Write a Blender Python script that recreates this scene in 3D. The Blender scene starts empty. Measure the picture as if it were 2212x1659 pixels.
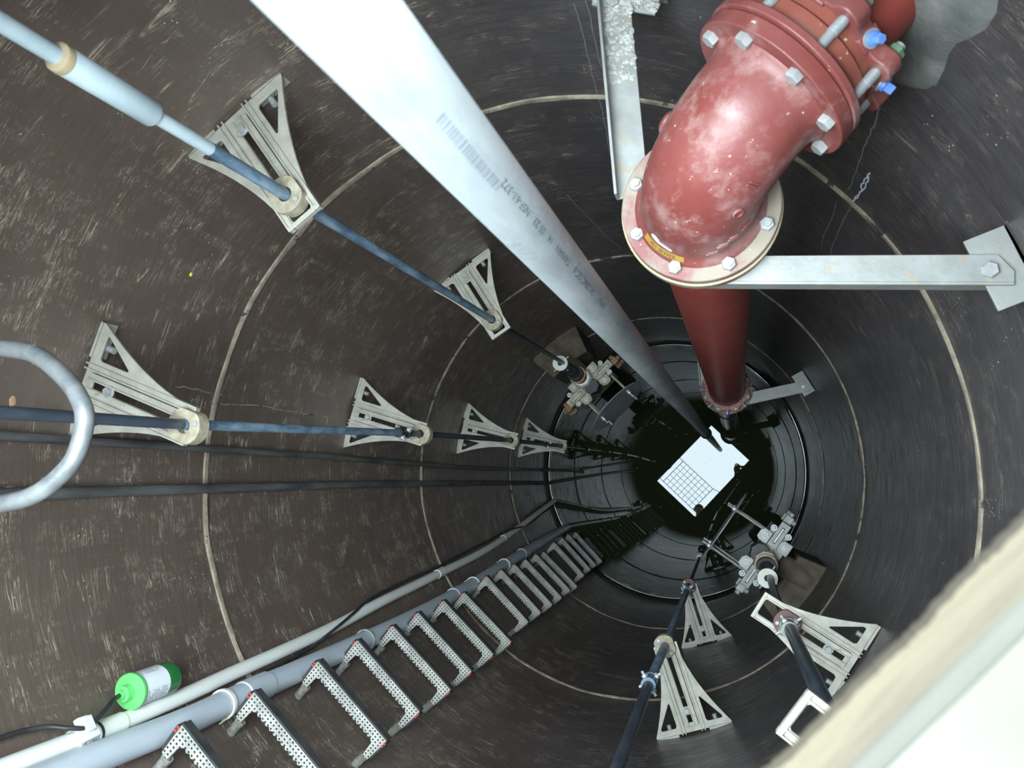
import bpy, bmesh, math, random
from mathutils import Vector, Matrix
S = 0.8133                       # the pit was measured in units of its own radius; S brings it to metres (8 ft bore)
R = 1.5                          # bore radius before scaling
PI = math.pi
rnd = random.Random(7)
scn = bpy.context.scene
COL = scn.collection

# ------------------------------------------------------------------ camera
F = 1700.0
fx, fy = 1588 - 1106, 1009 - 829.5
n = Vector((fx / F, fy / F, 1)).normalized()
e1 = (Vector((1, 0, 0)) - n * n.x).normalized()
e2 = n.cross(e1)
# rows: world axes expressed in camera (x right, y down, z forward)
cx = Vector((e1.x, -e2.x, -n.x)); cy = Vector((e1.y, -e2.y, -n.y)); cz = Vector((e1.z, -e2.z, -n.z))
rot = Matrix((( cx.x, -cy.x, -cz.x), (cx.y, -cy.y, -cz.y), (cx.z, -cy.z, -cz.z)))
cam_data = bpy.data.cameras.new('camera')
cam = bpy.data.objects.new('camera', cam_data)
COL.objects.link(cam)
cam.matrix_world = Matrix.Translation(Vector((0.7164, 0.0273, 9.463)) * S) @ rot.to_4x4()
cam_data.sensor_width = 36.0
cam_data.lens = 36.0 * F / 2212.0
cam_data.clip_start = 0.02
cam_data.clip_end = 200
cam_data.dof.use_dof = True
cam_data.dof.focus_distance = 3.6
cam_data.dof.aperture_fstop = 7.5
scn.camera = cam

# ------------------------------------------------------------------ sky and exposure
SKY = 44.0
w = bpy.data.worlds.new('sky'); scn.world = w; w.use_nodes = True
nt = w.node_tree; nt.nodes.clear()
out = nt.nodes.new('ShaderNodeOutputWorld'); bg = nt.nodes.new('ShaderNodeBackground')
bg.inputs['Color'].default_value = (0.80, 0.93, 1.0, 1); bg.inputs['Strength'].default_value = SKY
nt.links.new(bg.outputs[0], out.inputs[0])
# added sky gradient: bright zenith, dim horizon, evens the light down the pit
tc = nt.nodes.new('ShaderNodeTexCoord'); sx = nt.nodes.new('ShaderNodeSeparateXYZ'); rp = nt.nodes.new('ShaderNodeValToRGB')
nt.links.new(tc.outputs['Generated'], sx.inputs[0]); nt.links.new(sx.outputs['Z'], rp.inputs[0])
el_ = rp.color_ramp.elements; el_.new(0.6); el_.new(0.9)
for e_, (p_, v_) in zip(el_, ((0.0, 0.14), (0.55, 0.34), (0.86, 0.72), (0.975, 1.0))): e_.position = p_; e_.color = (v_, v_, v_, 1)
mx = nt.nodes.new('ShaderNodeMix'); mx.data_type = 'RGBA'; mx.blend_type = 'MULTIPLY'; mx.inputs[0].default_value = 1.0
mx.inputs[6].default_value = (0.76, 0.925, 1.0, 1); nt.links.new(rp.outputs[0], mx.inputs[7]); nt.links.new(mx.outputs[2], bg.inputs['Color'])
w.cycles.sampling_method = 'MANUAL'; w.cycles.sample_map_resolution = 256
# portal in the hatch opening: gives no light of its own, only guides the sky light's sampling
pd = bpy.data.lights.new('hatch_portal', 'AREA'); pd.shape = 'RECTANGLE'; pd.size = 1.78 * S; pd.size_y = 1.20 * S
pd.cycles.is_portal = True
po = bpy.data.objects.new('hatch_portal', pd); COL.objects.link(po)
po.location = Vector((0.002, -0.079, 9.15)) * S; po.rotation_euler = (0, 0, math.radians(45.6))
scn.view_settings.view_transform = 'Standard'; scn.view_settings.look = 'None'
scn.view_settings.exposure = 0.0; scn.view_settings.gamma = 1.0
scn.view_settings.use_curve_mapping = False
scn.cycles.max_bounces = 7; scn.cycles.diffuse_bounces = 4; scn.cycles.glossy_bounces = 5
scn.cycles.sample_clamp_indirect = 6.0
scn.cycles.use_denoising = True

# ------------------------------------------------------------------ materials
def newmat(name):
    m = bpy.data.materials.new(name); m.use_nodes = True
    t = m.node_tree; b = t.nodes['Principled BSDF']
    return m, t, b

def NN(t, kind, **kw):
    nd = t.nodes.new(kind)
    for k, v in kw.items():
        if k in nd.inputs: nd.inputs[k].default_value = v
        else: setattr(nd, k, v)
    return nd

def ramp(t, src, stops):
    r = t.nodes.new('ShaderNodeValToRGB')
    el = r.color_ramp.elements
    while len(el) < len(stops): el.new(0.5)
    for e, (p, c) in zip(el, stops):
        e.position = p; e.color = (c[0], c[1], c[2], 1) if isinstance(c, tuple) else (c, c, c, 1)
    t.links.new(src, r.inputs[0]); return r

def coords(t, scale=(1, 1, 1), kind='Object'):
    tc = t.nodes.new('ShaderNodeTexCoord'); mp = t.nodes.new('ShaderNodeMapping')
    mp.inputs['Scale'].default_value = scale
    t.links.new(tc.outputs[kind], mp.inputs['Vector']); return mp.outputs[0]

def noise(t, vec, scale, detail=4, rough=0.55, dist=0.0):
    nd = NN(t, 'ShaderNodeTexNoise', Scale=scale, Detail=detail, Roughness=rough, Distortion=dist)
    t.links.new(vec, nd.inputs['Vector']); return nd.outputs['Fac']

def mixc(t, fac, a, b):
    m = t.nodes.new('ShaderNodeMix'); m.data_type = 'RGBA'
    if isinstance(fac, float): m.inputs[0].default_value = fac
    else: t.links.new(fac, m.inputs[0])
    for s, v in ((6, a), (7, b)):
        if isinstance(v, tuple): m.inputs[s].default_value = (v[0], v[1], v[2], 1)
        else: t.links.new(v, m.inputs[s])
    return m.outputs[2]

def math_(t, op, a, b=None, clamp=False):
    m = t.nodes.new('ShaderNodeMath'); m.operation = op; m.use_clamp = clamp
    for i, v in enumerate((a, b)):
        if v is None: continue
        if isinstance(v, (int, float)): m.inputs[i].default_value = v
        else: t.links.new(v, m.inputs[i])
    return m.outputs[0]

def bump(t, b, h, strength=0.3, dist=0.01):
    bp = NN(t, 'ShaderNodeBump', Strength=strength, Distance=dist)
    t.links.new(h, bp.inputs['Height']); t.links.new(bp.outputs[0], b.inputs['Normal'])

def mottled(name, c1, c2, scale=8, rough=0.5, metal=0.0, spots=None, spot_cut=0.62, spot_scale=25, bmp=0.15, stretch=(1, 1, 1), lo=0.35, hi=0.65, spec=0.5):
    m, t, b = newmat(name)
    v = coords(t, stretch)
    col = mixc(t, ramp(t, noise(t, v, scale, 6, 0.6), [(lo, 0.0), (hi, 1.0)]).outputs[0], c1, c2)
    if spots:
        f = ramp(t, noise(t, v, spot_scale, 5, 0.65), [(spot_cut, 0.0), (spot_cut + 0.04, 1.0)]).outputs[0]
        col = mixc(t, f, col, spots)
    t.links.new(col, b.inputs['Base Color'])
    b.inputs['Roughness'].default_value = rough; b.inputs['Metallic'].default_value = metal
    b.inputs['Specular IOR Level'].default_value = spec
    bump(t, b, noise(t, v, scale * 5, 4), bmp, 0.004)
    return m

def wall_material():
    m, t, b = newmat('black_lined_wall')
    v = coords(t, (1, 1, 1)); vh = coords(t, (1, 1, 6)); vs = coords(t, (1, 1, 11)); vv = coords(t, (7, 7, 0.8))
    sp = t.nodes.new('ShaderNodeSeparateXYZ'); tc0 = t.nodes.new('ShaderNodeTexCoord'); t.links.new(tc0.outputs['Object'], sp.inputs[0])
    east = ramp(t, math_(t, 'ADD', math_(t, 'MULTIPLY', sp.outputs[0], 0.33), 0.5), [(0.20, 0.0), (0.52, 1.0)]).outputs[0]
    nb_ = ramp(t, noise(t, v, 1.2, 5, 0.6), [(0.3, 0.0), (0.7, 1.0)]).outputs[0]
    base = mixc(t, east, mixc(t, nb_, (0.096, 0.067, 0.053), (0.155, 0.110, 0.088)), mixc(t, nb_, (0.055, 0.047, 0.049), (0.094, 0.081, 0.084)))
    base = mixc(t, ramp(t, noise(t, vh, 7, 6, 0.7), [(0.45, 0.0), (0.80, 0.45)]).outputs[0], base, (0.145, 0.12, 0.108))
    patch = ramp(t, noise(t, v, 1.9, 4, 0.6), [(0.36, 0.0), (0.56, 1.0)]).outputs[0]
    # thin wavy scrape lines running round the bore
    def lines(vec, sc, width, dist):
        a = math_(t, 'ABSOLUTE', math_(t, 'SUBTRACT', noise(t, vec, sc, 3, 0.6, dist), 0.5))
        return ramp(t, a, [(0.0, 1.0), (width, 0.0)]).outputs[0]
    brk = ramp(t, noise(t, v, 9, 3, 0.6), [(0.50, 0.0), (0.60, 1.0)]).outputs[0]
    brk2 = ramp(t, noise(t, vv, 4, 3, 0.6), [(0.52, 0.0), (0.62, 1.0)]).outputs[0]
    l1 = math_(t, 'MULTIPLY', math_(t, 'MULTIPLY', lines(vs, 1.6, 0.011, 0.6), brk), 0.85)
    l2 = math_(t, 'MULTIPLY', math_(t, 'MULTIPLY', lines(vs, 5.0, 0.014, 0.4), patch), brk2)
    l3 = math_(t, 'MULTIPLY', math_(t, 'MULTIPLY', lines(vh, 14, 0.03, 0.3), patch), brk)
    ln = math_(t, 'ADD', math_(t, 'ADD', l1, math_(t, 'MULTIPLY', l2, 0.8)), math_(t, 'MULTIPLY', l3, 0.6), True)
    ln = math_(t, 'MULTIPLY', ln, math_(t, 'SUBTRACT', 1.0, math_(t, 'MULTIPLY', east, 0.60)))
    col = mixc(t, ln, base, (0.58, 0.47, 0.35))
    # pale splashes: small dots in clusters
    vo = NN(t, 'ShaderNodeTexVoronoi', Scale=62.0); t.links.new(v, vo.inputs['Vector'])
    dots = ramp(t, vo.outputs['Distance'], [(0.13, 1.0), (0.20, 0.0)]).outputs[0]
    rn = math_(t, 'GREATER_THAN', NN_sep(t, vo.outputs['Color']), 0.60)
    clus = ramp(t, noise(t, v, 4.5, 2, 0.5), [(0.57, 0.0), (0.64, 1.0)]).outputs[0]
    col = mixc(t, math_(t, 'MULTIPLY', math_(t, 'MULTIPLY', dots, rn), clus), col, (0.62, 0.60, 0.56))
    t.links.new(col, b.inputs['Base Color'])
    rr = ramp(t, noise(t, vh, 6, 4), [(0.3, 0.28), (0.7, 0.50)]).outputs[0]
    t.links.new(rr, b.inputs['Roughness'])
    h = math_(t, 'ADD', noise(t, vh, 9, 6, 0.65), math_(t, 'MULTIPLY', ln, 0.8))
    bump(t, b, h, 0.35, 0.006)
    return m

def NN_sep(t, colsock):
    s = t.nodes.new('ShaderNodeSeparateColor'); t.links.new(colsock, s.inputs[0]); return s.outputs[0]

def dots_material():
    m, t, b = newmat('studded_tread')
    v = coords(t, (1, 1, 0.0))
    vo = NN(t, 'ShaderNodeTexVoronoi', Scale=62.0, Randomness=0.10); t.links.new(v, vo.inputs['Vector'])
    d = vo.outputs['Distance']
    vn = coords(t)
    grime = mixc(t, ramp(t, noise(t, vn, 14, 5, 0.6), [(0.4, 0.0), (0.65, 1.0)]).outputs[0], (0.44, 0.42, 0.38), (0.80, 0.76, 0.68))
    hole = ramp(t, d, [(0.19, 1.0), (0.27, 0.0)]).outputs[0]
    ring = ramp(t, d, [(0.24, 0.2), (0.33, 1.0), (0.50, 0.62)]).outputs[0]
    col = mixc(t, ring, (0.13, 0.125, 0.12), grime)
    col = mixc(t, hole, col, (0.035, 0.034, 0.034))
    t.links.new(col, b.inputs['Base Color']); b.inputs['Roughness'].default_value = 0.6
    bump(t, b, ring, 0.6, 0.004)
    return m

def water_material():
    m, t, b = newmat('dark_still_water')
    v = coords(t)
    vo = NN(t, 'ShaderNodeTexVoronoi', Scale=15.0); t.links.new(v, vo.inputs['Vector'])
    dots = ramp(t, vo.outputs['Distance'], [(0.045, 1.0), (0.065, 0.0)]).outputs[0]
    rn = math_(t, 'GREATER_THAN', NN_sep(t, vo.outputs['Color']), 0.62)
    fl = math_(t, 'MULTIPLY', dots, rn)
    col = mixc(t, fl, mixc(t, noise(t, v, 2.0, 3), (0.014, 0.017, 0.008), (0.020, 0.023, 0.011)), (0.75, 0.74, 0.68))
    t.links.new(col, b.inputs['Base Color'])
    t.links.new(math_(t, 'MULTIPLY', fl, 0.7), b.inputs['Roughness'])
    b.inputs['IOR'].default_value = 1.333
    b.inputs['Specular IOR Level'].default_value = 0.54
    return m

def pipe_white():
    m, t, b = newmat('scuffed_pale_pvc')
    v = coords(t, (1, 1, 0.25)); vd = coords(t, (1, 1, 1.6))
    col = mixc(t, ramp(t, noise(t, v, 9, 6, 0.65), [(0.35, 0.0), (0.62, 1.0)]).outputs[0], (0.23, 0.24, 0.245), (0.36, 0.375, 0.38))
    a = math_(t, 'ABSOLUTE', math_(t, 'SUBTRACT', noise(t, vd, 7, 4, 0.65, 1.2), 0.5))
    sc = math_(t, 'MULTIPLY', ramp(t, a, [(0.0, 1.0), (0.020, 0.0)]).outputs[0], ramp(t, noise(t, v, 5, 3), [(0.44, 0.0), (0.6, 1.0)]).outputs[0])
    col = mixc(t, math_(t, 'MULTIPLY', sc, 0.9), col, (0.10, 0.11, 0.125))
    col = mixc(t, ramp(t, noise(t, coords(t, (1, 1, 0.6)), 15, 4, 0.6), [(0.66, 0.0), (0.72, 0.6)]).outputs[0], col, (0.42, 0.36, 0.25))
    t.links.new(col, b.inputs['Base Color']); b.inputs['Roughness'].default_value = 0.45
    bump(t, b, noise(t, v, 30, 4), 0.08, 0.003)
    return m

def red_material(name, c1, c2, dust, dust_cut, rough=0.33):
    m, t, b = newmat(name)
    v = coords(t)
    col = mixc(t, ramp(t, noise(t, v, 5, 5, 0.6), [(0.35, 0.0), (0.65, 1.0)]).outputs[0], c1, c2)
    f = ramp(t, noise(t, v, 9, 7, 0.7), [(dust_cut, 0.0), (dust_cut + 0.14, 0.85)]).outputs[0]
    col = mixc(t, f, col, dust)
    f2 = ramp(t, noise(t, v, 55, 3, 0.5), [(0.70, 0.0), (0.74, 1.0)]).outputs[0]
    col = mixc(t, f2, col, (0.62, 0.50, 0.42))
    t.links.new(col, b.inputs['Base Color'])
    b.inputs['Roughness'].default_value = rough
    bump(t, b, noise(t, v, 38, 4, 0.5), 0.25, 0.004)
    return m

M = {}
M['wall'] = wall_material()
M['water'] = water_material()
M['tread'] = dots_material()
M['pvc'] = pipe_white()
M['mortar'] = mottled('tan_mortar', (0.20, 0.155, 0.11), (0.40, 0.33, 0.245), 14, 0.85, spots=(0.05, 0.045, 0.045), spot_cut=0.60, spot_scale=11, bmp=0.6)
M['concrete'] = mottled('grey_concrete', (0.24, 0.23, 0.21), (0.36, 0.35, 0.33), 4, 0.9)
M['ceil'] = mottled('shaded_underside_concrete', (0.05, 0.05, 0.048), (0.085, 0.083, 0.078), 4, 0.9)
M['brown'] = mottled('silt_stained_concrete', (0.075, 0.057, 0.040), (0.15, 0.118, 0.08), 9, 0.85, bmp=0.4)
M['steel'] = mottled('cast_stainless', (0.42, 0.385, 0.32), (0.56, 0.525, 0.455), 13, 0.5, 0.25, spots=(0.42, 0.33, 0.22), spot_cut=0.66, spot_scale=16, bmp=0.25)
M['plate'] = mottled('dusty_steel_plate', (0.27, 0.265, 0.25), (0.36, 0.355, 0.34), 10, 0.5, 0.15, spots=(0.36, 0.30, 0.23), spot_cut=0.58, spot_scale=17, bmp=0.2)
M['crust'] = mottled('flaking_white_crust', (0.33, 0.31, 0.275), (0.58, 0.56, 0.52), 30, 0.9, bmp=0.9)
M['bright'] = mottled('bright_zinc', (0.36, 0.36, 0.355), (0.50, 0.50, 0.49), 40, 0.45, 0.35, bmp=0.1)
M['rod'] = mottled('galvanised_rod', (0.42, 0.43, 0.43), (0.56, 0.57, 0.57), 15, 0.42, 0.5, spots=(0.75, 0.75, 0.73), spot_cut=0.63, spot_scale=18)
M['elbow'] = red_material('red_iron_paint', (0.20, 0.045, 0.038), (0.27, 0.085, 0.078), (0.34, 0.19, 0.175), 0.50, 0.42)
M['flange'] = red_material('dusty_red_flange_paint', (0.25, 0.085, 0.08), (0.30, 0.15, 0.14), (0.29, 0.25, 0.19), 0.40, 0.6)
M['riser'] = red_material('dark_red_riser_paint', (0.32, 0.052, 0.040), (0.40, 0.072, 0.056), (0.40, 0.13, 0.11), 0.62, 0.4)
M['redorange'] = red_material('orange_red_iron_paint', (0.25, 0.065, 0.042), (0.30, 0.09, 0.065), (0.50, 0.30, 0.22), 0.62, 0.42)
M['gasket'] = mottled('tan_gasket', (0.42, 0.31, 0.19), (0.52, 0.40, 0.26), 10, 0.8)
M['stub'] = mottled('dark_wet_iron', (0.055, 0.045, 0.050), (0.085, 0.065, 0.068), 8, 0.3)
M['blue'] = mottled('blue_coated_bolt', (0.10, 0.22, 0.62), (0.16, 0.30, 0.72), 12, 0.4)
M['green_nut'] = mottled('green_coated_nut', (0.20, 0.33, 0.19), (0.30, 0.43, 0.27), 12, 0.5)
M['pale_blue'] = mottled('pale_grey_blue_paint', (0.42, 0.50, 0.53), (0.52, 0.59, 0.62), 10, 0.45, spots=(0.66, 0.56, 0.42), spot_cut=0.70, spot_scale=9)
M['blue_stem'] = mottled('worn_blue_grey_paint', (0.075, 0.125, 0.185), (0.24, 0.32, 0.40), 26, 0.4, stretch=(1, 1, 0.35), spots=(0.45, 0.52, 0.56), spot_cut=0.66, spot_scale=30)
M['dark_stem'] = mottled('dark_slate_stem_paint', (0.030, 0.038, 0.052), (0.060, 0.072, 0.092), 16, 0.35, stretch=(1, 1, 0.3))
M['black'] = mottled('black_rubber', (0.020, 0.020, 0.022), (0.045, 0.045, 0.048), 12, 0.5)
M['hose'] = mottled('dusty_black_hose', (0.050, 0.050, 0.052), (0.13, 0.125, 0.12), 18, 0.6, stretch=(1, 1, 0.2))
M['hoop'] = mottled('grey_galvanised_rim', (0.075, 0.078, 0.082), (0.19, 0.19, 0.19), 9, 0.45, 0.2, spots=(0.50, 0.46, 0.36), spot_cut=0.66, spot_scale=20)
M['conduit_white'] = mottled('cream_pvc_conduit', (0.80, 0.78, 0.72), (0.88, 0.87, 0.83), 6, 0.4, stretch=(1, 1, 0.4))
M['conduit_grey'] = mottled('blue_grey_pvc_conduit', (0.47, 0.51, 0.57), (0.54, 0.58, 0.63), 7, 0.4, stretch=(1, 1, 0.4))
M['ivory'] = mottled('ivory_plastic', (0.70, 0.66, 0.56), (0.82, 0.80, 0.74), 10, 0.4)
M['bronze'] = mottled('tan_bushing', (0.27, 0.22, 0.155), (0.44, 0.38, 0.28), 30, 0.75)
M['maroon'] = mottled('dark_red_bushing', (0.15, 0.075, 0.065), (0.21, 0.11, 0.10), 12, 0.6)
M['rust'] = mottled('rusty_iron', (0.19, 0.085, 0.035), (0.36, 0.26, 0.16), 16, 0.8)
M['orange'] = mottled('orange_rust', (0.34, 0.16, 0.07), (0.55, 0.38, 0.25), 20, 0.8)
M['grey_iron'] = mottled('weathered_grey_iron', (0.26, 0.25, 0.235), (0.40, 0.385, 0.35), 14, 0.55, 0.2)
M['tan_iron'] = mottled('silt_coated_iron', (0.30, 0.25, 0.175), (0.52, 0.46, 0.36), 16, 0.7)
M['light_iron'] = mottled('pale_weathered_iron', (0.32, 0.31, 0.29), (0.46, 0.45, 0.42), 18, 0.5, 0.2)
M['disc'] = mottled('dull_grey_plate', (0.24, 0.245, 0.25), (0.30, 0.305, 0.31), 6, 0.45)
M['green'] = mottled('bright_green_plastic', (0.12, 0.55, 0.14), (0.18, 0.66, 0.20), 5, 0.35, bmp=0.02)
M['green_dark'] = mottled('deep_green_plastic', (0.02, 0.17, 0.045), (0.03, 0.24, 0.06), 5, 0.25, bmp=0.02)
M['paper'] = mottled('white_paper', (0.76, 0.77, 0.80), (0.80, 0.81, 0.84), 5, 0.6, bmp=0.02)
M['ink'] = mottled('grey_ink', (0.06, 0.065, 0.075), (0.09, 0.095, 0.105), 5, 0.6, bmp=0.0)
M['ink_dark'] = mottled('black_ink', (0.03, 0.03, 0.03), (0.05, 0.05, 0.05), 5, 0.6, bmp=0.0)
M['yellow'] = mottled('yellow_tape', (0.40, 0.22, 0.035), (0.46, 0.27, 0.06), 5, 0.4, bmp=0.02)
M['chalk'] = mottled('pale_chalk', (0.70, 0.76, 0.90), (0.75, 0.80, 0.92), 20, 0.8)
M['red_dot'] = mottled('red_reflector', (0.75, 0.045, 0.03), (0.80, 0.07, 0.05), 5, 0.3, bmp=0.0)
M['step_black'] = mottled('black_step_plastic', (0.028, 0.028, 0.028), (0.06, 0.058, 0.056), 14, 0.6)
M['step_leg'] = mottled('grimy_step_leg', (0.16, 0.15, 0.135), (0.42, 0.39, 0.34), 22, 0.75, bmp=0.5)
M['lime'] = mottled('yellow_leaf', (0.62, 0.68, 0.05), (0.72, 0.76, 0.10), 5, 0.6)
M['white_smear'] = mottled('white_smear', (0.20, 0.21, 0.225), (0.27, 0.28, 0.295), 20, 0.8)
M['frame'] = mottled('dull_metal_frame', (0.10, 0.09, 0.085), (0.15, 0.13, 0.125), 6, 0.6)
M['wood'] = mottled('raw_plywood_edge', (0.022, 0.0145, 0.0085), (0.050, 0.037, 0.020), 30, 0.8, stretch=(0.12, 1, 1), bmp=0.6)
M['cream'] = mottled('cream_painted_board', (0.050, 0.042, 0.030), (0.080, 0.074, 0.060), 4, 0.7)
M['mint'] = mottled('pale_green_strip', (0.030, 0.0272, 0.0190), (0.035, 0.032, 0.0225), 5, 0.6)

# ------------------------------------------------------------------ mesh builder
def along(p, d, up=(0, 0, 1)):
    d = Vector(d).normalized(); u = Vector(up)
    if abs(d.dot(u)) > 0.98: u = Vector((1, 0, 0))
    x = u.cross(d).normalized(); y = d.cross(x)
    return Matrix.Translation(Vector(p)) @ Matrix(((x.x, y.x, d.x), (x.y, y.y, d.y), (x.z, y.z, d.z))).to_4x4()

class MB:
    def __init__(s): s.v = []; s.f = []
    def add(s, vs, fs, m=None):
        k = len(s.v)
        for v in vs:
            v = Vector(v); s.v.append(tuple(m @ v) if m is not None else tuple(v))
        s.f += [tuple(i + k for i in f) for f in fs]; return s
    def box(s, x0, x1, y0, y1, z0, z1, m=None):
        vs = [(x, y, z) for z in (z0, z1) for y in (y0, y1) for x in (x0, x1)]
        return s.add(vs, [(0, 2, 3, 1), (4, 5, 7, 6), (0, 1, 5, 4), (2, 6, 7, 3), (0, 4, 6, 2), (1, 3, 7, 5)], m)
    def lathe(s, prof, k=32, m=None, close=True):
        vs = []; fs = []
        for (r, z) in prof:
            for i in range(k):
                a = 2 * PI * i / k; vs.append((r * math.cos(a), r * math.sin(a), z))
        for j in range(len(prof) - 1):
            for i in range(k):
                i2 = (i + 1) % k
                fs.append((j * k + i, j * k + i2, (j + 1) * k + i2, (j + 1) * k + i))
        if close:
            fs.append(tuple(reversed(range(k)))); L = (len(prof) - 1) * k; fs.append(tuple(range(L, L + k)))
        return s.add(vs, fs, m)
    def tube(s, p0, p1, r, k=20, r2=None):
        p0 = Vector(p0); p1 = Vector(p1)
        return s.lathe([(r, 0), (r if r2 is None else r2, (p1 - p0).length)], k, along(p0, p1 - p0))
    def ring(s, r0, r1, z0, z1, k=40, m=None):
        vs = []; fs = []
        for (r, z) in ((r0, z0), (r1, z0), (r1, z1), (r0, z1)):
            for i in range(k):
                a = 2 * PI * i / k; vs.append((r * math.cos(a), r * math.sin(a), z))
        for j in range(4):
            for i in range(k):
                i2 = (i + 1) % k; j2 = (j + 1) % 4
                fs.append((j * k + i, j * k + i2, j2 * k + i2, j2 * k + i))
        return s.add(vs, fs, m)
    def hexa(s, p, d, r, h, rot=0.0):
        mm = along(p, d) @ Matrix.Rotation(rot, 4, 'Z')
        return s.lathe([(r, 0), (r, h * 0.82), (r * 0.88, h)], 6, mm)
    def bolt(s, p, d, r=0.016, h=0.016, wr=None, rot=0.3):
        if wr: s.lathe([(wr, 0), (wr, 0.003)], 20, along(p, d)); p = Vector(p) + Vector(d).normalized() * 0.003
        return s.hexa(p, d, r, h, rot)
    def nut(s, p, d, r=0.016, h=0.016, rr=0.009, rl=0.03, rot=0.2):
        s.hexa(p, d, r, h, rot); p = Vector(p); d = Vector(d).normalized()
        return s.tube(p, p + d * rl, rr, 14)
    def path(s, pts, r, k=14, sub=6, closed=False, rfun=None):
        P = [Vector(p) for p in pts]; Q = []
        L = len(P)
        rng = range(L) if closed else range(L - 1)
        for i in rng:
            if closed: a, b, c, d = P[i - 1], P[i], P[(i + 1) % L], P[(i + 2) % L]
            else: a, b, c, d = P[max(i - 1, 0)], P[i], P[i + 1], P[min(i + 2, L - 1)]
            for j in range(sub):
                u = j / sub
                Q.append(0.5 * ((2 * b) + (c - a) * u + (2 * a - 5 * b + 4 * c - d) * u * u + (3 * b - 3 * c + d - a) * u ** 3))
        if not closed: Q.append(P[-1])
        T = []
        for i in range(len(Q)):
            if closed: T.append((Q[(i + 1) % len(Q)] - Q[i - 1]).normalized())
            else: T.append((Q[min(i + 1, len(Q) - 1)] - Q[max(i - 1, 0)]).normalized())
        nrm = T[0].orthogonal().normalized(); vs = []; fs = []
        for i, q in enumerate(Q):
            nrm = (nrm - T[i] * nrm.dot(T[i])).normalized(); bn = T[i].cross(nrm)
            rr = r if rfun is None else rfun(i / max(1, len(Q) - 1))
            for a in range(k):
                an = 2 * PI * a / k; vs.append(q + nrm * rr * math.cos(an) + bn * rr * math.sin(an))
        K = len(Q)
        for i in range(K if closed else K - 1):
            i2 = (i + 1) % K
            for a in range(k):
                a2 = (a + 1) % k; fs.append((i * k + a, i * k + a2, i2 * k + a2, i2 * k + a))
        if not closed: fs.append(tuple(reversed(range(k)))); fs.append(tuple(range((K - 1) * k, K * k)))
        return s.add(vs, fs)
    def prism(s, outline, holes, z0, z1, m=None):
        bm = bmesh.new(); edges = []
        for loop in [outline] + list(holes):
            vv = [bm.verts.new((p[0], p[1], z0)) for p in loop]
            edges += [bm.edges.new((vv[i], vv[(i + 1) % len(vv)])) for i in range(len(vv))]
        bmesh.ops.triangle_fill(bm, use_beauty=True, use_dissolve=False, edges=edges)
        ext = bmesh.ops.extrude_face_region(bm, geom=list(bm.faces))
        for g in ext['geom']:
            if isinstance(g, bmesh.types.BMVert): g.co.z = z1
        bmesh.ops.recalc_face_normals(bm, faces=bm.faces)
        bm.verts.ensure_lookup_table(); bm.verts.index_update()
        s.add([v.co.copy() for v in bm.verts], [tuple(v.index for v in f.verts) for f in bm.faces], m)
        bm.free(); return s
    def build(s, name, mat, parent=None, label=None, bevel=0.0, smooth=38):
        me = bpy.data.meshes.new(name); me.from_pydata(s.v, [], s.f); me.update()
        bm = bmesh.new(); bm.from_mesh(me); bmesh.ops.recalc_face_normals(bm, faces=bm.faces); bm.to_mesh(me); bm.free()
        me.materials.append(M[mat] if isinstance(mat, str) else mat)
        if smooth:
            me.polygons.foreach_set('use_smooth', [True] * len(me.polygons))
            me.set_sharp_from_angle(angle=math.radians(smooth))
        o = bpy.data.objects.new(name, me); COL.objects.link(o)
        if parent is not None: o.parent = parent
        if label: o['label'] = label
        if bevel:
            b = o.modifiers.new('bevel', 'BEVEL'); b.width = bevel; b.segments = 2; b.limit_method = 'ANGLE'; b.angle_limit = math.radians(40)
        return o

def tag(o, label, cat, group=None, kind=None):
    o['label'] = label; o['category'] = cat
    if group: o['group'] = group
    if kind: o['kind'] = kind
    return o
def empty(name, loc, rz=0.0):
    o = bpy.data.objects.new(name, None); COL.objects.link(o); o.empty_display_size = 0.05
    o.location = loc; o.rotation_euler = (0, 0, rz); return o
def struct(o, label=None):
    o['kind'] = 'structure'
    if label: o['label'] = label
    return o
def copy_tree(o, parent=None):
    kids = [c for c in bpy.data.objects if c.parent == o]
    c = o.copy(); COL.objects.link(c); c.parent = parent
    for k in kids: copy_tree(k, c)
    return c
def cyl(th, z, r=R):
    a = math.radians(th); return Vector((r * math.cos(a), r * math.sin(a), z))
_font_cache = {}
def text_verts(txt, size, depth):
    if (txt, size, depth) in _font_cache: return _font_cache[(txt, size, depth)]
    cu = bpy.data.curves.new('lettering', 'FONT'); cu.body = txt; cu.size = size; cu.extrude = depth; cu.align_x = 'CENTER'; cu.align_y = 'CENTER'; cu.resolution_u = 3
    o = bpy.data.objects.new('lettering_source', cu); COL.objects.link(o)
    dg = bpy.context.evaluated_depsgraph_get(); dg.update()
    ev = o.evaluated_get(dg); me = ev.to_mesh()
    vs = [v.co.copy() for v in me.vertices]; fs = [tuple(p.vertices) for p in me.polygons]
    ev.to_mesh_clear(); bpy.data.objects.remove(o); bpy.data.curves.remove(cu)
    _font_cache[(txt, size, depth)] = (vs, fs)
    return vs, fs

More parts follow.
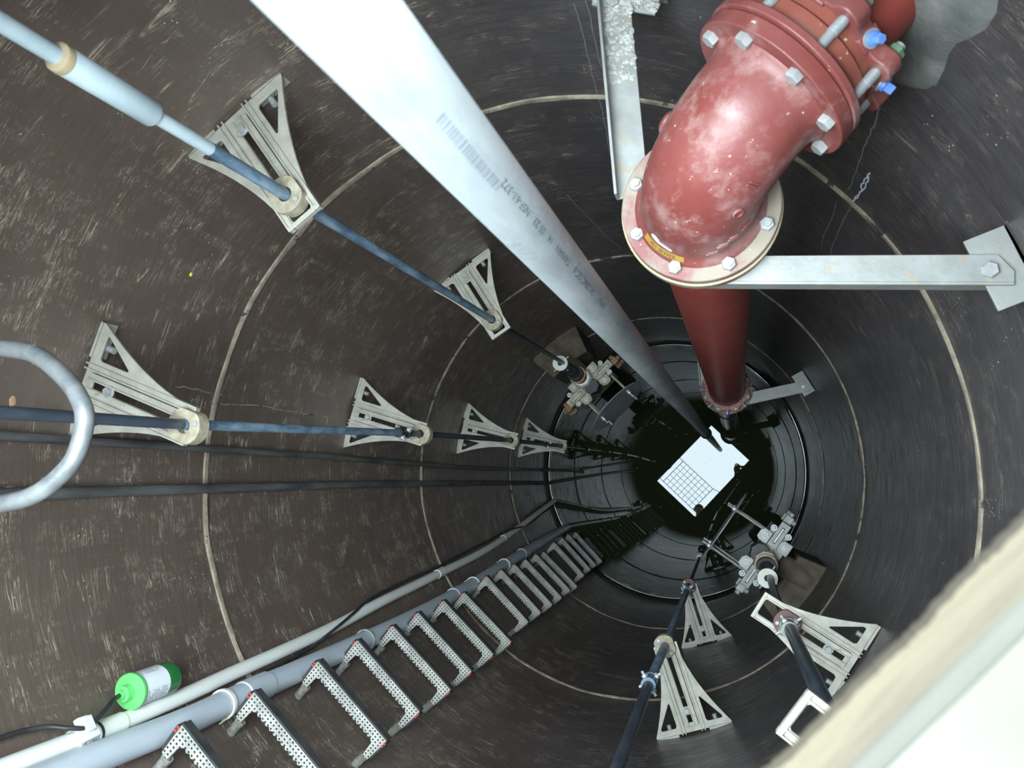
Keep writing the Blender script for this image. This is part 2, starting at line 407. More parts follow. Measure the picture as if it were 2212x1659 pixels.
# ------------------------------------------------------------------ the pit itself
mb = MB(); K = 160
prof = [(R, -2.5), (R, 8.82), (R + 0.15, 8.82), (R + 0.15, -2.5)]
vs = []; fs = []
for (r, z) in prof:
    for i in range(K):
        a = 2 * PI * i / K; vs.append((r * math.cos(a), r * math.sin(a), z))
for j in range(3):
    for i in range(K):
        i2 = (i + 1) % K; fs.append((j * K + i, j * K + i2, (j + 1) * K + i2, (j + 1) * K + i))
mb.add(vs, fs)
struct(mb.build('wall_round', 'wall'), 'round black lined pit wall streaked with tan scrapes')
struct(MB().lathe([(R + 0.15, -2.6), (R + 0.15, -2.5)], 64).build('floor', 'concrete'), 'floor of the pit beneath the water')

HC = [(-1.015, -0.290), (0.195, 0.939), (0.999, 0.141), (-0.172, -1.107)]       # hatch opening corners
_c = Vector((0.0018, -0.079)); _u = (Vector(HC[1]) - Vector(HC[0])).normalized(); _v = (Vector(HC[3]) - Vector(HC[0])).normalized()
def grow(q, d, d2): q = Vector(q); w_ = q - _c; return tuple(q + _u * math.copysign(d, w_.dot(_u)) + _v * math.copysign(d2, w_.dot(_v)))
HO = [grow(q, 0.13, 0.10) for q in HC]
slab = MB().prism([(-4, -4), (4, -4), (4, 4), (-4, 4)], [HO], 8.82, 8.972)
HF = [HC[0], grow(HC[1], 0.04, 0), grow(HC[2], 0.04, 0.035), grow(HC[3], 0, 0.035)]
fr = MB().prism([grow(q, 0.30, 0.30) for q in HC], [HF], 8.974, 9.0).build('steel_surround', 'frame', bevel=0.002)
tag(fr, 'thin dark metal hatch frame around the opening, mirrored in the water', 'surround')
struct(slab.build('ceiling', 'ceil'), 'concrete roof slab with a rectangular hatch opening')

def joint(num, z, seed, w0):
    rr = random.Random(seed); K = 420; vs = []; fs = []
    ph = [rr.uniform(0, 2 * PI) for _ in range(12)]
    def nz(a, k0):
        return sum(math.sin(a * (k0 + 3.7 * i) + ph[(i + int(k0)) % 12]) / (1 + 0.6 * i) for i in range(6)) / 2.6
    for i in range(K):
        a = 2 * PI * i / K
        zc = z + 0.008 * nz(round(1) * a, 3) + 0.004 * nz(a, 11)
        wu = w0 * (0.75 + 0.55 * abs(nz(a, 7))); wd = w0 * (0.75 + 0.8 * abs(nz(a, 9)))
        for (r, dz) in ((R + 0.004, wu * 1.05), (R - 0.006, wu * 0.7), (R - 0.010 - 0.003 * nz(a, 13), 0), (R - 0.006, -wd * 0.7), (R + 0.004, -wd)):
            vs.append((r * math.cos(a), r * math.sin(a), zc + dz))
    for i in range(K):
        i2 = (i + 1) % K
        for j in range(4): fs.append((i * 5 + j, i2 * 5 + j, i2 * 5 + j + 1, i * 5 + j + 1))
    struct(MB().add(vs, fs).build('trim_%d' % num, 'mortar'), 'ragged tan mortar joint running round the wall')
joint(1, 6.51, 3, 0.020); joint(2, 4.06, 5, 0.022); joint(3, 1.69, 9, 0.015)

# water with the small raised meniscus it makes against the wall and the pipes
wm = MB(); K = 160
def ringverts(cx_, cy_, prof, K, flip=False):
    vs = []; fs = []
    for (r, z) in prof:
        for i in range(K):
            a = 2 * PI * i / K; vs.append((cx_ + r * math.cos(a), cy_ + r * math.sin(a), z))
    for j in range(len(prof) - 1):
        for i in range(K):
            i2 = (i + 1) % K; fs.append((j * K + i, j * K + i2, (j + 1) * K + i2, (j + 1) * K + i))
    return vs, fs
vs, fs = ringverts(0, 0, [(1.40, 0.0), (1.44, 0.0), (1.474, 0.0), (1.482, 0.0008), (1.488, 0.0024), (1.493, 0.0050), (1.496, 0.0090), (1.4985, 0.015), (1.502, 0.019)], K)
vs += [(x * 0.99, y * 0.99, 0.0) for x, y, z in vs[:K]]; L0 = len(vs) - K
fs += [(L0 + i, L0 + (i + 1) % K, (i + 1) % K, i) for i in range(K)]
fs.append(tuple(range(L0, L0 + K)))
wm.add(vs, fs)
def meniscus(x, y, r, h=0.012):
    v_, f_ = ringverts(x, y, [(r + 0.020, 0.0001), (r + 0.014, 0.0008), (r + 0.009, 0.0028), (r + 0.005, 0.0062), (r + 0.002, h), (r - 0.001, h + 0.003)], 40)
    wm.add(v_, f_)
meniscus(0.40, 0.42, 0.0475); meniscus(0.30, 0.49, 0.024); meniscus(0.635, 0.715, 0.118); meniscus(-1.018, 0.245, 0.018); meniscus(0.312, -0.958, 0.018)
water = wm.build('water', 'water', smooth=60)
tag(water, 'dark still water at the bottom of the pit mirroring the hatch', 'water', kind='structure')

# ------------------------------------------------------------------ stem guides
def make_guide(collar_x, collar_mat, bolt_x, lug=False):
    """flat fan-shaped bracket; local x points from the wall to the middle of the pit"""
    root = empty('stem_guide', (0, 0, 0))
    L = 0.475
    up = [(0.0, 0.2125), (0.010, 0.2125)]
    for i in range(1, 11):
        u = i / 10.0
        up.append((0.010 + (L - 0.015) * u, 0.060 + 0.1525 * (1 - u) ** 1.75))
    up.append((L, 0.058))
    outline = [(x, y) for x, y in up] + [(x, -y) for x, y in reversed(up)]
    tri = [(0.035, 0.170), (0.035, 0.093), (0.046, 0.084), (0.165, 0.084), (0.168, 0.090), (0.048, 0.172)]
    slot = [(0.035, -0.040), (L - 0.022, -0.040), (L - 0.016, -0.034), (L - 0.016, 0.034), (L - 0.022, 0.040), (0.035, 0.040), (0.028, 0.030), (0.028, -0.030)]
    b = MB().prism(outline, [tri, [(x, -y) for x, y in reversed(tri)], slot], -0.005, 0.005)
    b.box(-0.012, 0.004, 0.085, 0.2125, -0.06, 0.005); b.box(-0.012, 0.004, -0.2125, -0.085, -0.06, 0.005)
    b.build('base_plate', 'steel', root, bevel=0.0012)
    r = MB()
    for s_ in (-1, 1):
        for y in (0.046, 0.064): r.box(-0.006, L + 0.004, s_ * y - 0.003, s_ * y + 0.003, -0.010, 0.014)
    r.box(L - 0.012, L + 0.004, -0.067, 0.067, -0.010, 0.012)
    r.build('rail', 'steel', root, bevel=0.001)
    a0 = 0.03
    arm = MB().prism([(a0, -0.038), (collar_x - 0.02, -0.038), (collar_x - 0.02, 0.038), (a0, 0.038)],
                     [[(a0 + 0.02, -0.012), (collar_x - 0.045, -0.012), (collar_x - 0.045, 0.012), (a0 + 0.02, 0.012)]], 0.002, 0.012)
    for s_ in (-1, 1): arm.box(a0, collar_x - 0.03, s_ * 0.016 - 0.003, s_ * 0.016 + 0.003, 0.002, 0.019)
    arm.build('slide_arm', 'steel', root, bevel=0.001)
    MB().bolt((bolt_x, 0, 0.014), (0, 0, 1), 0.016, 0.014, 0.023).build('bolt', 'bright', root)
    c = MB()
    pr = []
    for i in range(40):
        an = 2 * PI * i / 40; rr = 0.062
        x = rr * math.cos(an); y = rr * math.sin(an)
        y = max(-0.054, min(0.054, y)); pr.append((collar_x + x, y))
    c.prism(pr, [[(collar_x + 0.024 * math.cos(2 * PI * i / 24), 0.024 * math.sin(2 * PI * i / 24)) for i in range(24)]], -0.012, 0.040)
    cl = c.build('collar', collar_mat, root, bevel=0.002)
    MB().hexa((collar_x + 0.040, 0.022, 0.040), (0, 0, 1), 0.010, 0.006).build('screw', 'bright', cl)
    MB().hexa((collar_x - 0.040, -0.022, 0.040), (0, 0, 1), 0.010, 0.006).build('screw', 'bright', cl)
    for k_, (tx, x, y, rt, sz) in enumerate((('TRUMBULL', 0.24, -0.028, 0, 0.020), ('STAINLESS', 0.25, 0.029, 0, 0.020), ('TRUMBULL', 0.105, 0.0745, 0, 0.017), ('316 - USA', 0.12, -0.0745, 0, 0.018))):
        tv, tf = text_verts(tx, sz, 0.0012)
        mm = Matrix.Translation((x, y, 0.0125 if k_ < 2 else 0.0055)) @ Matrix.Rotation(PI if y > 0 else 0, 4, 'Z')
        MB().add([mm @ v for v in tv], tf).build('lettering', 'steel', root)
    for s_ in (-1, 1): MB().tube((0.0, s_ * 0.13, -0.028), (0.055, s_ * 0.13, -0.028), 0.012).hexa((0.004, s_ * 0.13, -0.028), (1, 0, 0), 0.019, 0.016).build('anchor_bolt', 'bright', root)
    return root
CH = math.sqrt(R * R - 0.2125 ** 2)
GR = 'cast stem guides bolted round the wall'
def put_guide(o, th, z, label):
    o.location = cyl(th, z, CH); o.rotation_euler = (0, 0, math.radians(th) + PI); tag(o, label, 'bracket', GR)
for (th, z, sxy, cmat, bx, lab) in (
    (125.9, 7.275, (-0.645, 0.895), 'bronze', 0.075, 'fan-shaped steel stem guide with tan collar where the blue painted stem starts, upper left'),
    (124.95, 5.04, (-0.645, 0.895), 'bronze', 0.075, 'stem guide with tan collar halfway down the blue stem above the silty gate valve'),
    (167.3, 7.255, (-1.004, 0.160), 'bronze', 0.130, 'large fan-shaped steel stem guide under the curved grey grab bar at the left'),
    (166.5, 5.268, (-0.999, 0.215), 'bronze', 0.115, 'fan-shaped steel stem guide just under the bolted coupling, second down from the grab bar'),
    (166.5, 3.31, (-1.018, 0.242), 'bronze', 0.115, 'fan-shaped steel stem guide third down from the grab bar, between two others'),
    (166.75, 1.39, (-1.020, 0.245), 'bronze', 0.115, 'smallest fan-shaped stem guide nearest the water at the left'),
    (-72.4, 2.566, (0.314, -0.960), 'maroon', 0.115, 'fan-shaped stem guide with dark collar just above the water at the bottom'),
    (-72.0, 4.868, (0.312, -0.963), 'bronze', 0.115, 'fan-shaped stem guide with tan collar on the slate stem, bottom middle'),
    (-35.6, 5.5, (0.928, -0.690), 'maroon', 0.125, 'large fan-shaped stem guide with dark red collar partly hidden by the wooden hatch edge'),
    (-34.9, 7.35, (0.955, -0.655), 'maroon', 0.115, 'stem guide end showing only its frame past the wooden hatch edge, bottom right')):
    c0 = cyl(th, z, CH); dd = Vector((sxy[0] - c0.x, sxy[1] - c0.y))
    g = make_guide(dd.length, cmat, bx); g.location = c0; g.rotation_euler = (0, 0, math.atan2(dd.y, dd.x)); tag(g, lab, 'bracket', GR)

# ------------------------------------------------------------------ valve stems
def coupling(parent, x, y, z, r, mat='black', big=1.0):
    c = MB().lathe([(r * 1.0, -0.07), (r * 1.25, -0.065), (r * 1.25, 0.065), (r * 1.0, 0.07)], 24, Matrix.Translation((x, y, z)))
    c.ring(r * 1.0, r * 1.42, -0.062, -0.040, 24, Matrix.Translation((x, y, z))).ring(r * 1.0, r * 1.42, 0.040, 0.062, 24, Matrix.Translation((x, y, z)))
    cp = c.build('coupling', mat, parent)
    for (dz, an) in ((-0.03, 0.6), (0.03, 2.1)):
        d = Vector((math.cos(an), math.sin(an), 0)); p = Vector((x, y, z + dz)); bb = MB()
        bb.tube(p - d * r * 2.6, p + d * r * 2.6, 0.0075, 10)
        bb.hexa(p + d * r * 1.3, d, 0.015, 0.014).hexa(p - d * r * 1.3, -d, 0.015, 0.014)
        bb.build('bolt', 'bright', cp)
    return cp
st = empty('valve_stem', (-0.645, 0.895, 3.1)); tag(st, 'pale then blue painted vertical valve stem crossing the upper left', 'valve stem')
def rel(st, p): return Vector(p) - Vector(st.location)
def seg(st, name, mat, pts, r, label=None):
    return MB().path([rel(st, p) for p in pts], r, 20, 4).build(name, mat, st, label)
X, Y = -0.645, 0.895
seg(st, 'stem_rod', 'blue_stem', [(X, Y, 5.08), (X, Y, 6.5), (X, Y, 7.69)], 0.0195, 'worn blue painted length of stem')
seg(st, 'stem_rod', 'pale_blue', [(X, Y, 7.67), (X, Y, 7.95)], 0.0188, 'pale grey painted length of stem')
seg(st, 'stem_rod', 'pale_blue', [(X, Y, 8.15), (X, Y, 8.81)], 0.0205, 'pale grey painted top of stem')
MB().lathe([(0.019, -0.004), (0.031, 0), (0.033, 0.004), (0.033, 0.266), (0.031, 0.27), (0.020, 0.272)], 32, Matrix.Translation(rel(st, (X, Y, 7.91)))).build('sleeve', 'pale_blue', st)
MB().lathe([(0.0325, 0), (0.0345, 0.005), (0.0325, 0.020), (0.022, 0.026)], 32, Matrix.Translation(rel(st, (X, Y, 8.175)))).build('grout_ring', 'gasket', st, 'tan caked ring on the sleeve end')
seg(st, 'stem_rod', 'dark_stem', [(X, Y, 3.05), (X - 0.0, Y + 0.0, 4.0), (X, Y, 5.08)], 0.016, 'dark lower length of stem')
MB().lathe([(0.021, -0.03), (0.027, -0.026), (0.027, 0.03), (0.021, 0.034)], 20, Matrix.Translation(rel(st, (X, Y, 4.92)))).build('coupling', 'black', st)

st = empty('valve_stem', (-1.02, 0.25, -0.3)); tag(st, 'long slate blue valve stem passing under the curved grab bar at the left', 'valve stem')
P1, P2, P3, P4 = (-1.0, 0.158, 8.2), (-1.004, 0.165, 7.3), (-0.999, 0.215, 5.29), (-1.018, 0.242, 3.33)
seg(st, 'stem_rod', 'dark_stem', [(-1.0, 0.150, 8.81), P1, P2], 0.0170, 'dark upper length of stem')
seg(st, 'stem_rod', 'blue_stem', [P2, (-0.999, 0.19, 6.3), (-0.998, 0.208, 5.62)], 0.0178, 'worn blue painted length of stem')
seg(st, 'stem_rod', 'dark_stem', [(-0.998, 0.208, 5.60), P3, (-1.01, 0.228, 4.4), P4], 0.0175, 'dark length of stem')
seg(st, 'stem_rod', 'dark_stem', [P4, (-1.02, 0.245, 1.41)], 0.0175)
seg(st, 'stem_rod', 'dark_stem', [(-1.02, 0.245, 1.41), (-1.018, 0.245, -0.3)], 0.0145)
coupling(st, *rel(st, (-0.998, 0.210, 5.55)), 0.0185)
coupling(st, *rel(st, (-1.02, 0.245, 2.05)), 0.018)

st = empty('valve_stem', (0.312, -0.958, -0.3)); tag(st, 'slate valve stem with bolted coupling rising from the water at the bottom edge', 'valve stem')
seg(st, 'stem_rod', 'dark_stem', [(0.33, -0.94, 8.8), (0.31, -0.968, 6.6), (0.302, -0.972, 5.65)], 0.023, 'dark upper length of stem')
seg(st, 'stem_rod', 'blue_stem', [(0.302, -0.972, 5.65), (0.312, -0.963, 4.9), (0.314, -0.962, 3.4), (0.312, -0.965, 2.75)], 0.023, 'slate blue length of stem')
seg(st, 'stem_rod', 'black', [(0.312, -0.965, 2.75), (0.312, -0.958, -0.3)], 0.015)
coupling(st, *rel(st, (0.302, -0.972, 5.62)), 0.024, 'blue_stem')
coupling(st, *rel(st, (0.312, -0.965, 2.80)), 0.022, 'blue_stem')
MB().lathe([(0.017, 0), (0.055, 0.0), (0.055, 0.03), (0.03, 0.045), (0.017, 0.045)], 28, Matrix.Translation(rel(st, (0.312, -0.96, 0.42)))).build('guide_ring', 'bright', st, 'pale guide ring low on the stem')
MB().lathe([(0.017, 0), (0.04, 0.0), (0.04, 0.06), (0.017, 0.06)], 24, Matrix.Translation(rel(st, (0.312, -0.96, 0.27)))).build('bushing', 'black', st)

st = empty('valve_stem', (0.92, -0.69, 3.9)); tag(st, 'black valve stem rising behind the wooden hatch edge at the lower right', 'valve stem')
seg(st, 'stem_rod', 'dark_stem', [(0.915, -0.695, 3.88), (0.915, -0.692, 4.7), (0.928, -0.690, 5.5)], 0.021)
seg(st, 'stem_rod', 'dark_stem', [(0.928, -0.690, 5.5), (0.955, -0.655, 7.35), (0.965, -0.640, 8.8)], 0.027)
coupling(st, *rel(st, (0.928, -0.690, 5.63)), 0.026, 'grey_iron')

# ------------------------------------------------------------------ handwheel
hp = [(-1.49, 0.335, 8.06), (-1.20, 0.325, 8.08), (-0.95, 0.302, 8.1), (-0.833, 0.289, 8.1), (-0.752, 0.272, 8.1), (-0.675, 0.222, 8.1), (-0.631, 0.176, 8.1), (-0.612, 0.128, 8.1), (-0.628, 0.055, 8.1), (-0.667, 0.010, 8.1), (-0.730, -0.030, 8.1), (-0.81, -0.050, 8.1), (-0.95, -0.066, 8.1), (-1.20, -0.085, 8.08), (-1.49, -0.100, 8.06)]
gb = empty('grab_bar', (-1.49, 0.12, 8.06)); tag(gb, 'curved grey tube grab bar looping in from the left edge', 'grab bar')
MB().path([Vector(p) - gb.location for p in hp], 0.0195, 24, 5).build('bar', 'hoop', gb)
for y in (0.335, -0.100): MB().tube((-0.004 if y < 0 else 0.028, y - 0.12, 0), (0.006 if y < 0 else 0.038, y - 0.12, 0), 0.04, 24).build('wall_flange', 'hoop', gb)

# ------------------------------------------------------------------ tall pale PVC pipe with printing, and the thin pipe behind it
pv = empty('pvc_pipe', (0.40, 0.42, -0.4)); tag(pv, 'tall pale grey pipe with printed numbers running down to the water', 'pipe')
MB().lathe([(0.0475, 0), (0.0475, 9.7)], 64).build('pipe_body', 'pvc', pv)
camdir = math.atan2(0.0273 - 0.42, 0.7164 - 0.40)
def wrap_text(txt, z, size, off, mat='ink', up=True, bars=False):
    tv, tf = text_verts(txt, size, 0.0) if not bars else (None, None)
    out_ = []
    for v in tv:
        a = camdir + off + (-v.y if up else v.y) / 0.0475 * 1.0
        h = (z + v.x) if not up else (z - v.x)
        out_.append((0.0481 * math.cos(a), 0.0481 * math.sin(a), h + 0.4))
    return MB().add(out_, tf)
prt = [('NSF-61-372', 8.455, 0.013), ('05 23', 8.325, 0.013), ('14', 8.25, 0.013), ('TAINAN', 8.15, 0.014), ('241206C12C-6', 7.95, 0.0155), ('18/9/6', 7.73, 0.015)]
for tx, z, sz in prt:
    tv, tf = text_verts(tx, sz * 1.25, 0.0)
    out_ = []
    for v in tv:
        a = camdir + 0.30 - v.y / 0.0475
        out_.append((0.0479 * math.cos(a), 0.0479 * math.sin(a), z + 0.4 + v.x * 1.75))
    MB().add(out_, tf).build('printed_text', 'ink', pv, smooth=0)
bar = MB(); zz = 8.52; rb = random.Random(4)
while zz < 8.73:
    wd = rb.choice((0.002, 0.003, 0.005, 0.006)); vs = []
    for a in (-0.14, -0.07, 0.0, 0.07, 0.14):
        an = camdir + 0.10 + a
        vs += [(0.0479 * math.cos(an), 0.0479 * math.sin(an), zz + 0.4), (0.0479 * math.cos(an), 0.0479 * math.sin(an), zz + wd + 0.4)]
    bar.add(vs, [(2 * i, 2 * i + 2, 2 * i + 3, 2 * i + 1) for i in range(4)]); zz += wd + rb.choice((0.003, 0.004, 0.006))
bar.build('printed_bars', mottled('faded_grey_ink', (0.16, 0.18, 0.21), (0.24, 0.26, 0.29), 20, 0.6, bmp=0.0), pv, smooth=0)
tp = MB().path([(0.297, 0.491, -0.4), (0.315, 0.495, 4.0), (0.335, 0.515, 9.1)], 0.024, 20, 6).build('thin_pipe', 'pvc')
tag(tp, 'thin grey pipe just behind the foot of the tall pale pipe', 'pipe')

# ------------------------------------------------------------------ red discharge pipework
EX, EY, EZ = 0.648, 0.702, 7.685
PHI = math.radians(46)
el = empty('pipe_elbow', (EX, EY, 7.40)); tag(el, 'big glossy red iron pipe elbow bolted at both flanges', 'pipe elbow')
bm_ = MB(); K = 56; vs = []; fs = []; rings = []
dH = Vector((math.cos(PHI), math.sin(PHI), 0))
LEG = 0.272; BR = 0.215
def el_pt(s_):
    """arc-length along the elbow axis from lower flange face to upper flange face"""
    st_ = LEG - BR; arc = BR * PI / 2
    if s_ <= st_: return Vector((0, 0, s_)), Vector((0, 0, 1))
    if s_ <= st_ + arc:
        a = (s_ - st_) / BR
        return Vector((0, 0, st_)) + dH * BR * (1 - math.cos(a)) + Vector((0, 0, BR * math.sin(a))), (dH * math.sin(a) + Vector((0, 0, 1)) * math.cos(a))
    q = s_ - st_ - arc
    return Vector((0, 0, LEG)) + dH * (BR + q), dH.copy()
TOT = 2 * (LEG - BR) + BR * PI / 2
side = dH.cross(Vector((0, 0, 1))).normalized()
N = 44
for i in range(N + 1):
    s_ = TOT * i / N
    p, t_ = el_pt(s_); u2 = side.cross(t_).normalized()
    q = min(s_, TOT - s_)
    r = 0.146 + 0.022 * max(0, 1 - max(0, q - 0.03) / 0.045) ** 2 + (0.0 if q > 0.03 else 0.0)
    for k in range(K):
        a = 2 * PI * k / K; vs.append(p + side * r * math.cos(a) + u2 * r * math.sin(a))
for i in range(N):
    for k in range(K):
        k2 = (k + 1) % K; fs.append((i * K + k, i * K + k2, (i + 1) * K + k2, (i + 1) * K + k))
bm_.add(vs, fs).build('elbow_body', 'elbow', el)
# cast lettering lumps and side boss
def on_elbow(s_, ang, lift=0.0):
    p, t_ = el_pt(s_); u2 = side.cross(t_).normalized()
    nn = side * math.cos(ang) + u2 * math.sin(ang)
    return p + nn * (0.146 + lift), nn, t_
for (s_, ang, kind) in ((0.26, 0.55, 'bar'), (0.20, 0.45, 'o'), (0.11, 0.28, 'bar'), (0.095, 0.45, 'bar'), (0.07, 0.62, 'bar'), (0.13, 0.05, 'bar')):
    p, nn, t_ = on_elbow(s_, -ang if False else ang)
    mm = along(p - nn * 0.001, nn, t_); lm = MB()
    if kind == 'o': lm.ring(0.009, 0.014, 0, 0.005, 20, mm)
    else: lm.box(-0.014, 0.014, -0.003, 0.003, 0, 0.005, mm).box(-0.010, 0.016, 0.006, 0.011, 0, 0.004, mm)
    lm.build('cast_mark', 'elbow', el, bevel=0.001)
p, nn, t_ = on_elbow(0.23, PI, -0.004)
MB().lathe([(0.034, 0), (0.034, 0.008), (0.026, 0.016)], 24, along(p, nn)).build('side_boss', 'elbow', el)
# lower flange
MB().ring(0.10, 0.202, -0.002, 0.030, 64).build('flange', 'flange', el, 'dusty pink lower flange', bevel=0.003)
MB().ring(0.10, 0.204, 0.0, 0.036, 64, along(Vector((0, 0, LEG)) + dH * (LEG - 0.036), dH)).build('flange', 'elbow', el, 'red upper flange', bevel=0.003)
def ring_pts(center, axis, rad, nb=8, off=22.5, e=None):
    mm = along(center, axis, (0, 0, 1) if abs(Vector(axis).normalized().z) < 0.9 else (1, 0, 0))
    return [mm @ Vector((rad * math.cos(math.radians(off + 360 / nb * i)), rad * math.sin(math.radians(off + 360 / nb * i)), 0)) for i in range(nb)]
for p in [Vector((0.176 * math.cos(math.radians(22.5 + 45 * i)), 0.176 * math.sin(math.radians(22.5 + 45 * i)), 0.030)) for i in range(8)]:
    MB().nut(p, (0, 0, 1), 0.019, 0.016, 0.0105, 0.026).build('flange_bolt', 'bright', el)
fc = Vector((0, 0, LEG)) + dH * (LEG - 0.036)
for p in ring_pts(fc, -dH, 0.174):
    MB().bolt(p, -dH, 0.019, 0.018, None, 0.4).build('flange_bolt', 'bright', el)
# yellow tape with printing, chalk scrawl
tape = MB(); vs = []; fs = []
def onleg(ang, h, r=0.1475): return (r * math.cos(ang), r * math.sin(ang), h)
tp0, tp1 = math.radians(-152), math.radians(-106)
def elbsurf(ang, h):
    """outside of the lower leg at height h, camera side"""
    q = max(0.0, h - 0.03); r = 0.146 + 0.022 * max(0, 1 - max(0, h - 0.03) / 0.045) ** 2 + 0.0012
    return Vector((r * math.cos(ang), r * math.sin(ang), h))
for i in range(17):
    a = tp0 + (tp1 - tp0) * i / 16
    vs += [elbsurf(a, 0.038 + 0.004 * (i / 16)), elbsurf(a, 0.057 + 0.002 * (i / 16))]
for i in range(16): fs.append((2 * i, 2 * i + 2, 2 * i + 3, 2 * i + 1))
tp_o = tape.add(vs, fs).build('tape_strip', 'yellow', el)
tv, tf = text_verts('401 SEWER', 0.017, 0.0)
MB().add([elbsurf((tp0 + tp1) / 2 + v.x / 0.16, 0.0485 + v.y) * 1.006 for v in tv], tf).build('printed_text', 'ink_dark', tp_o, smooth=0)
sc = [(-2.33, 0.092), (-2.38, 0.103), (-2.45, 0.102), (-2.50, 0.090), (-2.46, 0.076), (-2.38, 0.070), (-2.33, 0.074), (-2.36, 0.070), (-2.25, 0.074), (-2.15, 0.070), (-2.08, 0.066)]
MB().path([elbsurf(a, h + 0.006) for a, h in sc], 0.0021, 6, 3).build('chalk_scrawl', 'chalk', el)

# flange adapter at the wall end
ad = empty('flange_adapter', Vector((EX, EY, EZ)) + dH * LEG); tag(ad, 'red restrained flange adapter with threaded rods and blue screws beside the wall, top right', 'pipe fitting')
am = along((0, 0, 0), dH)
MB().ring(0.10, 0.204, 0.001, 0.020, 64, am).build('flange', 'elbow', ad, bevel=0.003)
MB().lathe([(0.150, 0.020), (0.174, 0.026), (0.178, 0.034), (0.178, 0.062), (0.170, 0.069), (0.150, 0.071)], 56, am).build('sleeve', 'redorange', ad)
gl = []
for i in range(8):
    a0 = math.radians(22.5 + 45 * i)
    for da, r in ((-0.20, 0.186), (-0.13, 0.206), (-0.06, 0.214), (0.06, 0.214), (0.13, 0.206), (0.20, 0.186), (0.30, 0.180), (0.48, 0.180)):
        gl.append((r * math.cos(a0 + da), r * math.sin(a0 + da)))
inner = [(0.143 * math.cos(2 * PI * i / 32), 0.143 * math.sin(2 * PI * i / 32)) for i in range(32)]
MB().prism(gl, [inner], 0.092, 0.132, am).build('gland', 'elbow', ad, bevel=0.004)
MB().ring(0.143, 0.170, 0.068, 0.094, 48, am).build('gland_lip', 'redorange', ad)
for p in [Vector((0.184 * math.cos(math.radians(22.5 + 45 * i)), 0.184 * math.sin(math.radians(22.5 + 45 * i)), 0)) for i in range(8)]:
    rr_ = MB().tube(am @ (p + Vector((0, 0, 0.02))), am @ (p + Vector((0, 0, 0.162))), 0.0115, 16)
    for q in range(9): rr_.ring(0.010, 0.0128, 0.058 + q * 0.0036, 0.0596 + q * 0.0036, 16, am @ Matrix.Translation((p.x, p.y, 0)))
    rd = rr_.build('threaded_rod', 'rod', ad)
    MB().hexa(am @ (p + Vector((0, 0, 0.132))), dH, 0.021, 0.020).build('nut', 'green_nut', rd)
for i in range(8):
    a = math.radians(45 * i); d = am.to_3x3() @ Vector((math.cos(a), math.sin(a), 0)); c = am @ Vector((0.170 * math.cos(a), 0.170 * math.sin(a), 0.112))
    MB().box(-0.018, 0.020, -0.026, 0.026, -0.024, 0.010, along(c, d, dH)).build('wedge_box', 'elbow', ad, bevel=0.004)
    ws = MB().lathe([(0.020, 0.010), (0.020, 0.014)], 24, along(c, d)).build('washer', 'bright', ad)
    MB().lathe([(0.015, 0.014), (0.015, 0.022), (0.011, 0.024)], 20, along(c, d)).hexa(c + d * 0.022, d, 0.011, 0.020).build('wedge_screw', 'blue', ws)
po_ = MB().tube(Vector((EX, EY, EZ)) + dH * (LEG + 0.03), Vector((EX, EY, EZ)) + dH * (LEG + 0.36), 0.141, 40)
tag(po_.build('wall_pipe', 'riser'), 'short red pipe stub entering the wall behind the flange adapter', 'pipe')
# smooth concrete mortar patch where the pipe enters the wall
vs = []; fs = []; cth = math.radians(45.0); KK = 40
outline = []
for ring_i, f in enumerate((1.0, 0.86, 0.6, 0.0)):
    for k in range(KK):
        a = 2 * PI * k / KK; w_ = 1 + 0.12 * math.sin(3 * a + 1) + 0.06 * math.sin(7 * a)
        th = cth + 0.165 * w_ * math.cos(a) * f; z = EZ + 0.06 + 0.38 * w_ * math.sin(a) * f
        r = R + 0.003 if ring_i == 0 else R - 0.012 - 0.006 * (3 - ring_i == 0)
        vs.append((r * math.cos(th), r * math.sin(th), z))
for j in range(3):
    for k in range(KK):
        k2 = (k + 1) % KK; fs.append((j * KK + k, j * KK + k2, (j + 1) * KK + k2, (j + 1) * KK + k))
pt_ = MB().add(vs, fs).build('mortar_patch', mottled('grey_trowelled_mortar', (0.12, 0.118, 0.11), (0.27, 0.26, 0.24), 7, 0.85, bmp=0.6))
tag(pt_, 'grey trowelled mortar patch on the wall around the red pipe stub', 'mortar patch')

# riser
rs = empty('riser_pipe', (EX, EY, 2.95)); tag(rs, 'dark red vertical pipe dropping from the elbow toward the water', 'pipe')
def lean(z): u = (z - 2.9) / (7.38 - 2.9); return Vector((0.667 + (EX - 0.667) * u, 0.662 + (EY - 0.662) * u, z))
MB().tube(lean(2.86) - rs.location, lean(7.34) - rs.location, 0.139, 56).build('pipe_body', 'riser', rs)
MB().ring(0.10, 0.205, 7.355 - 2.95, 7.388 - 2.95, 64).build('flange', 'flange', rs, 'dusty flange under the elbow', bevel=0.003)
MB().ring(0.10, 0.207, 7.388 - 2.95, 7.397 - 2.95, 64).build('gasket', 'gasket', rs)
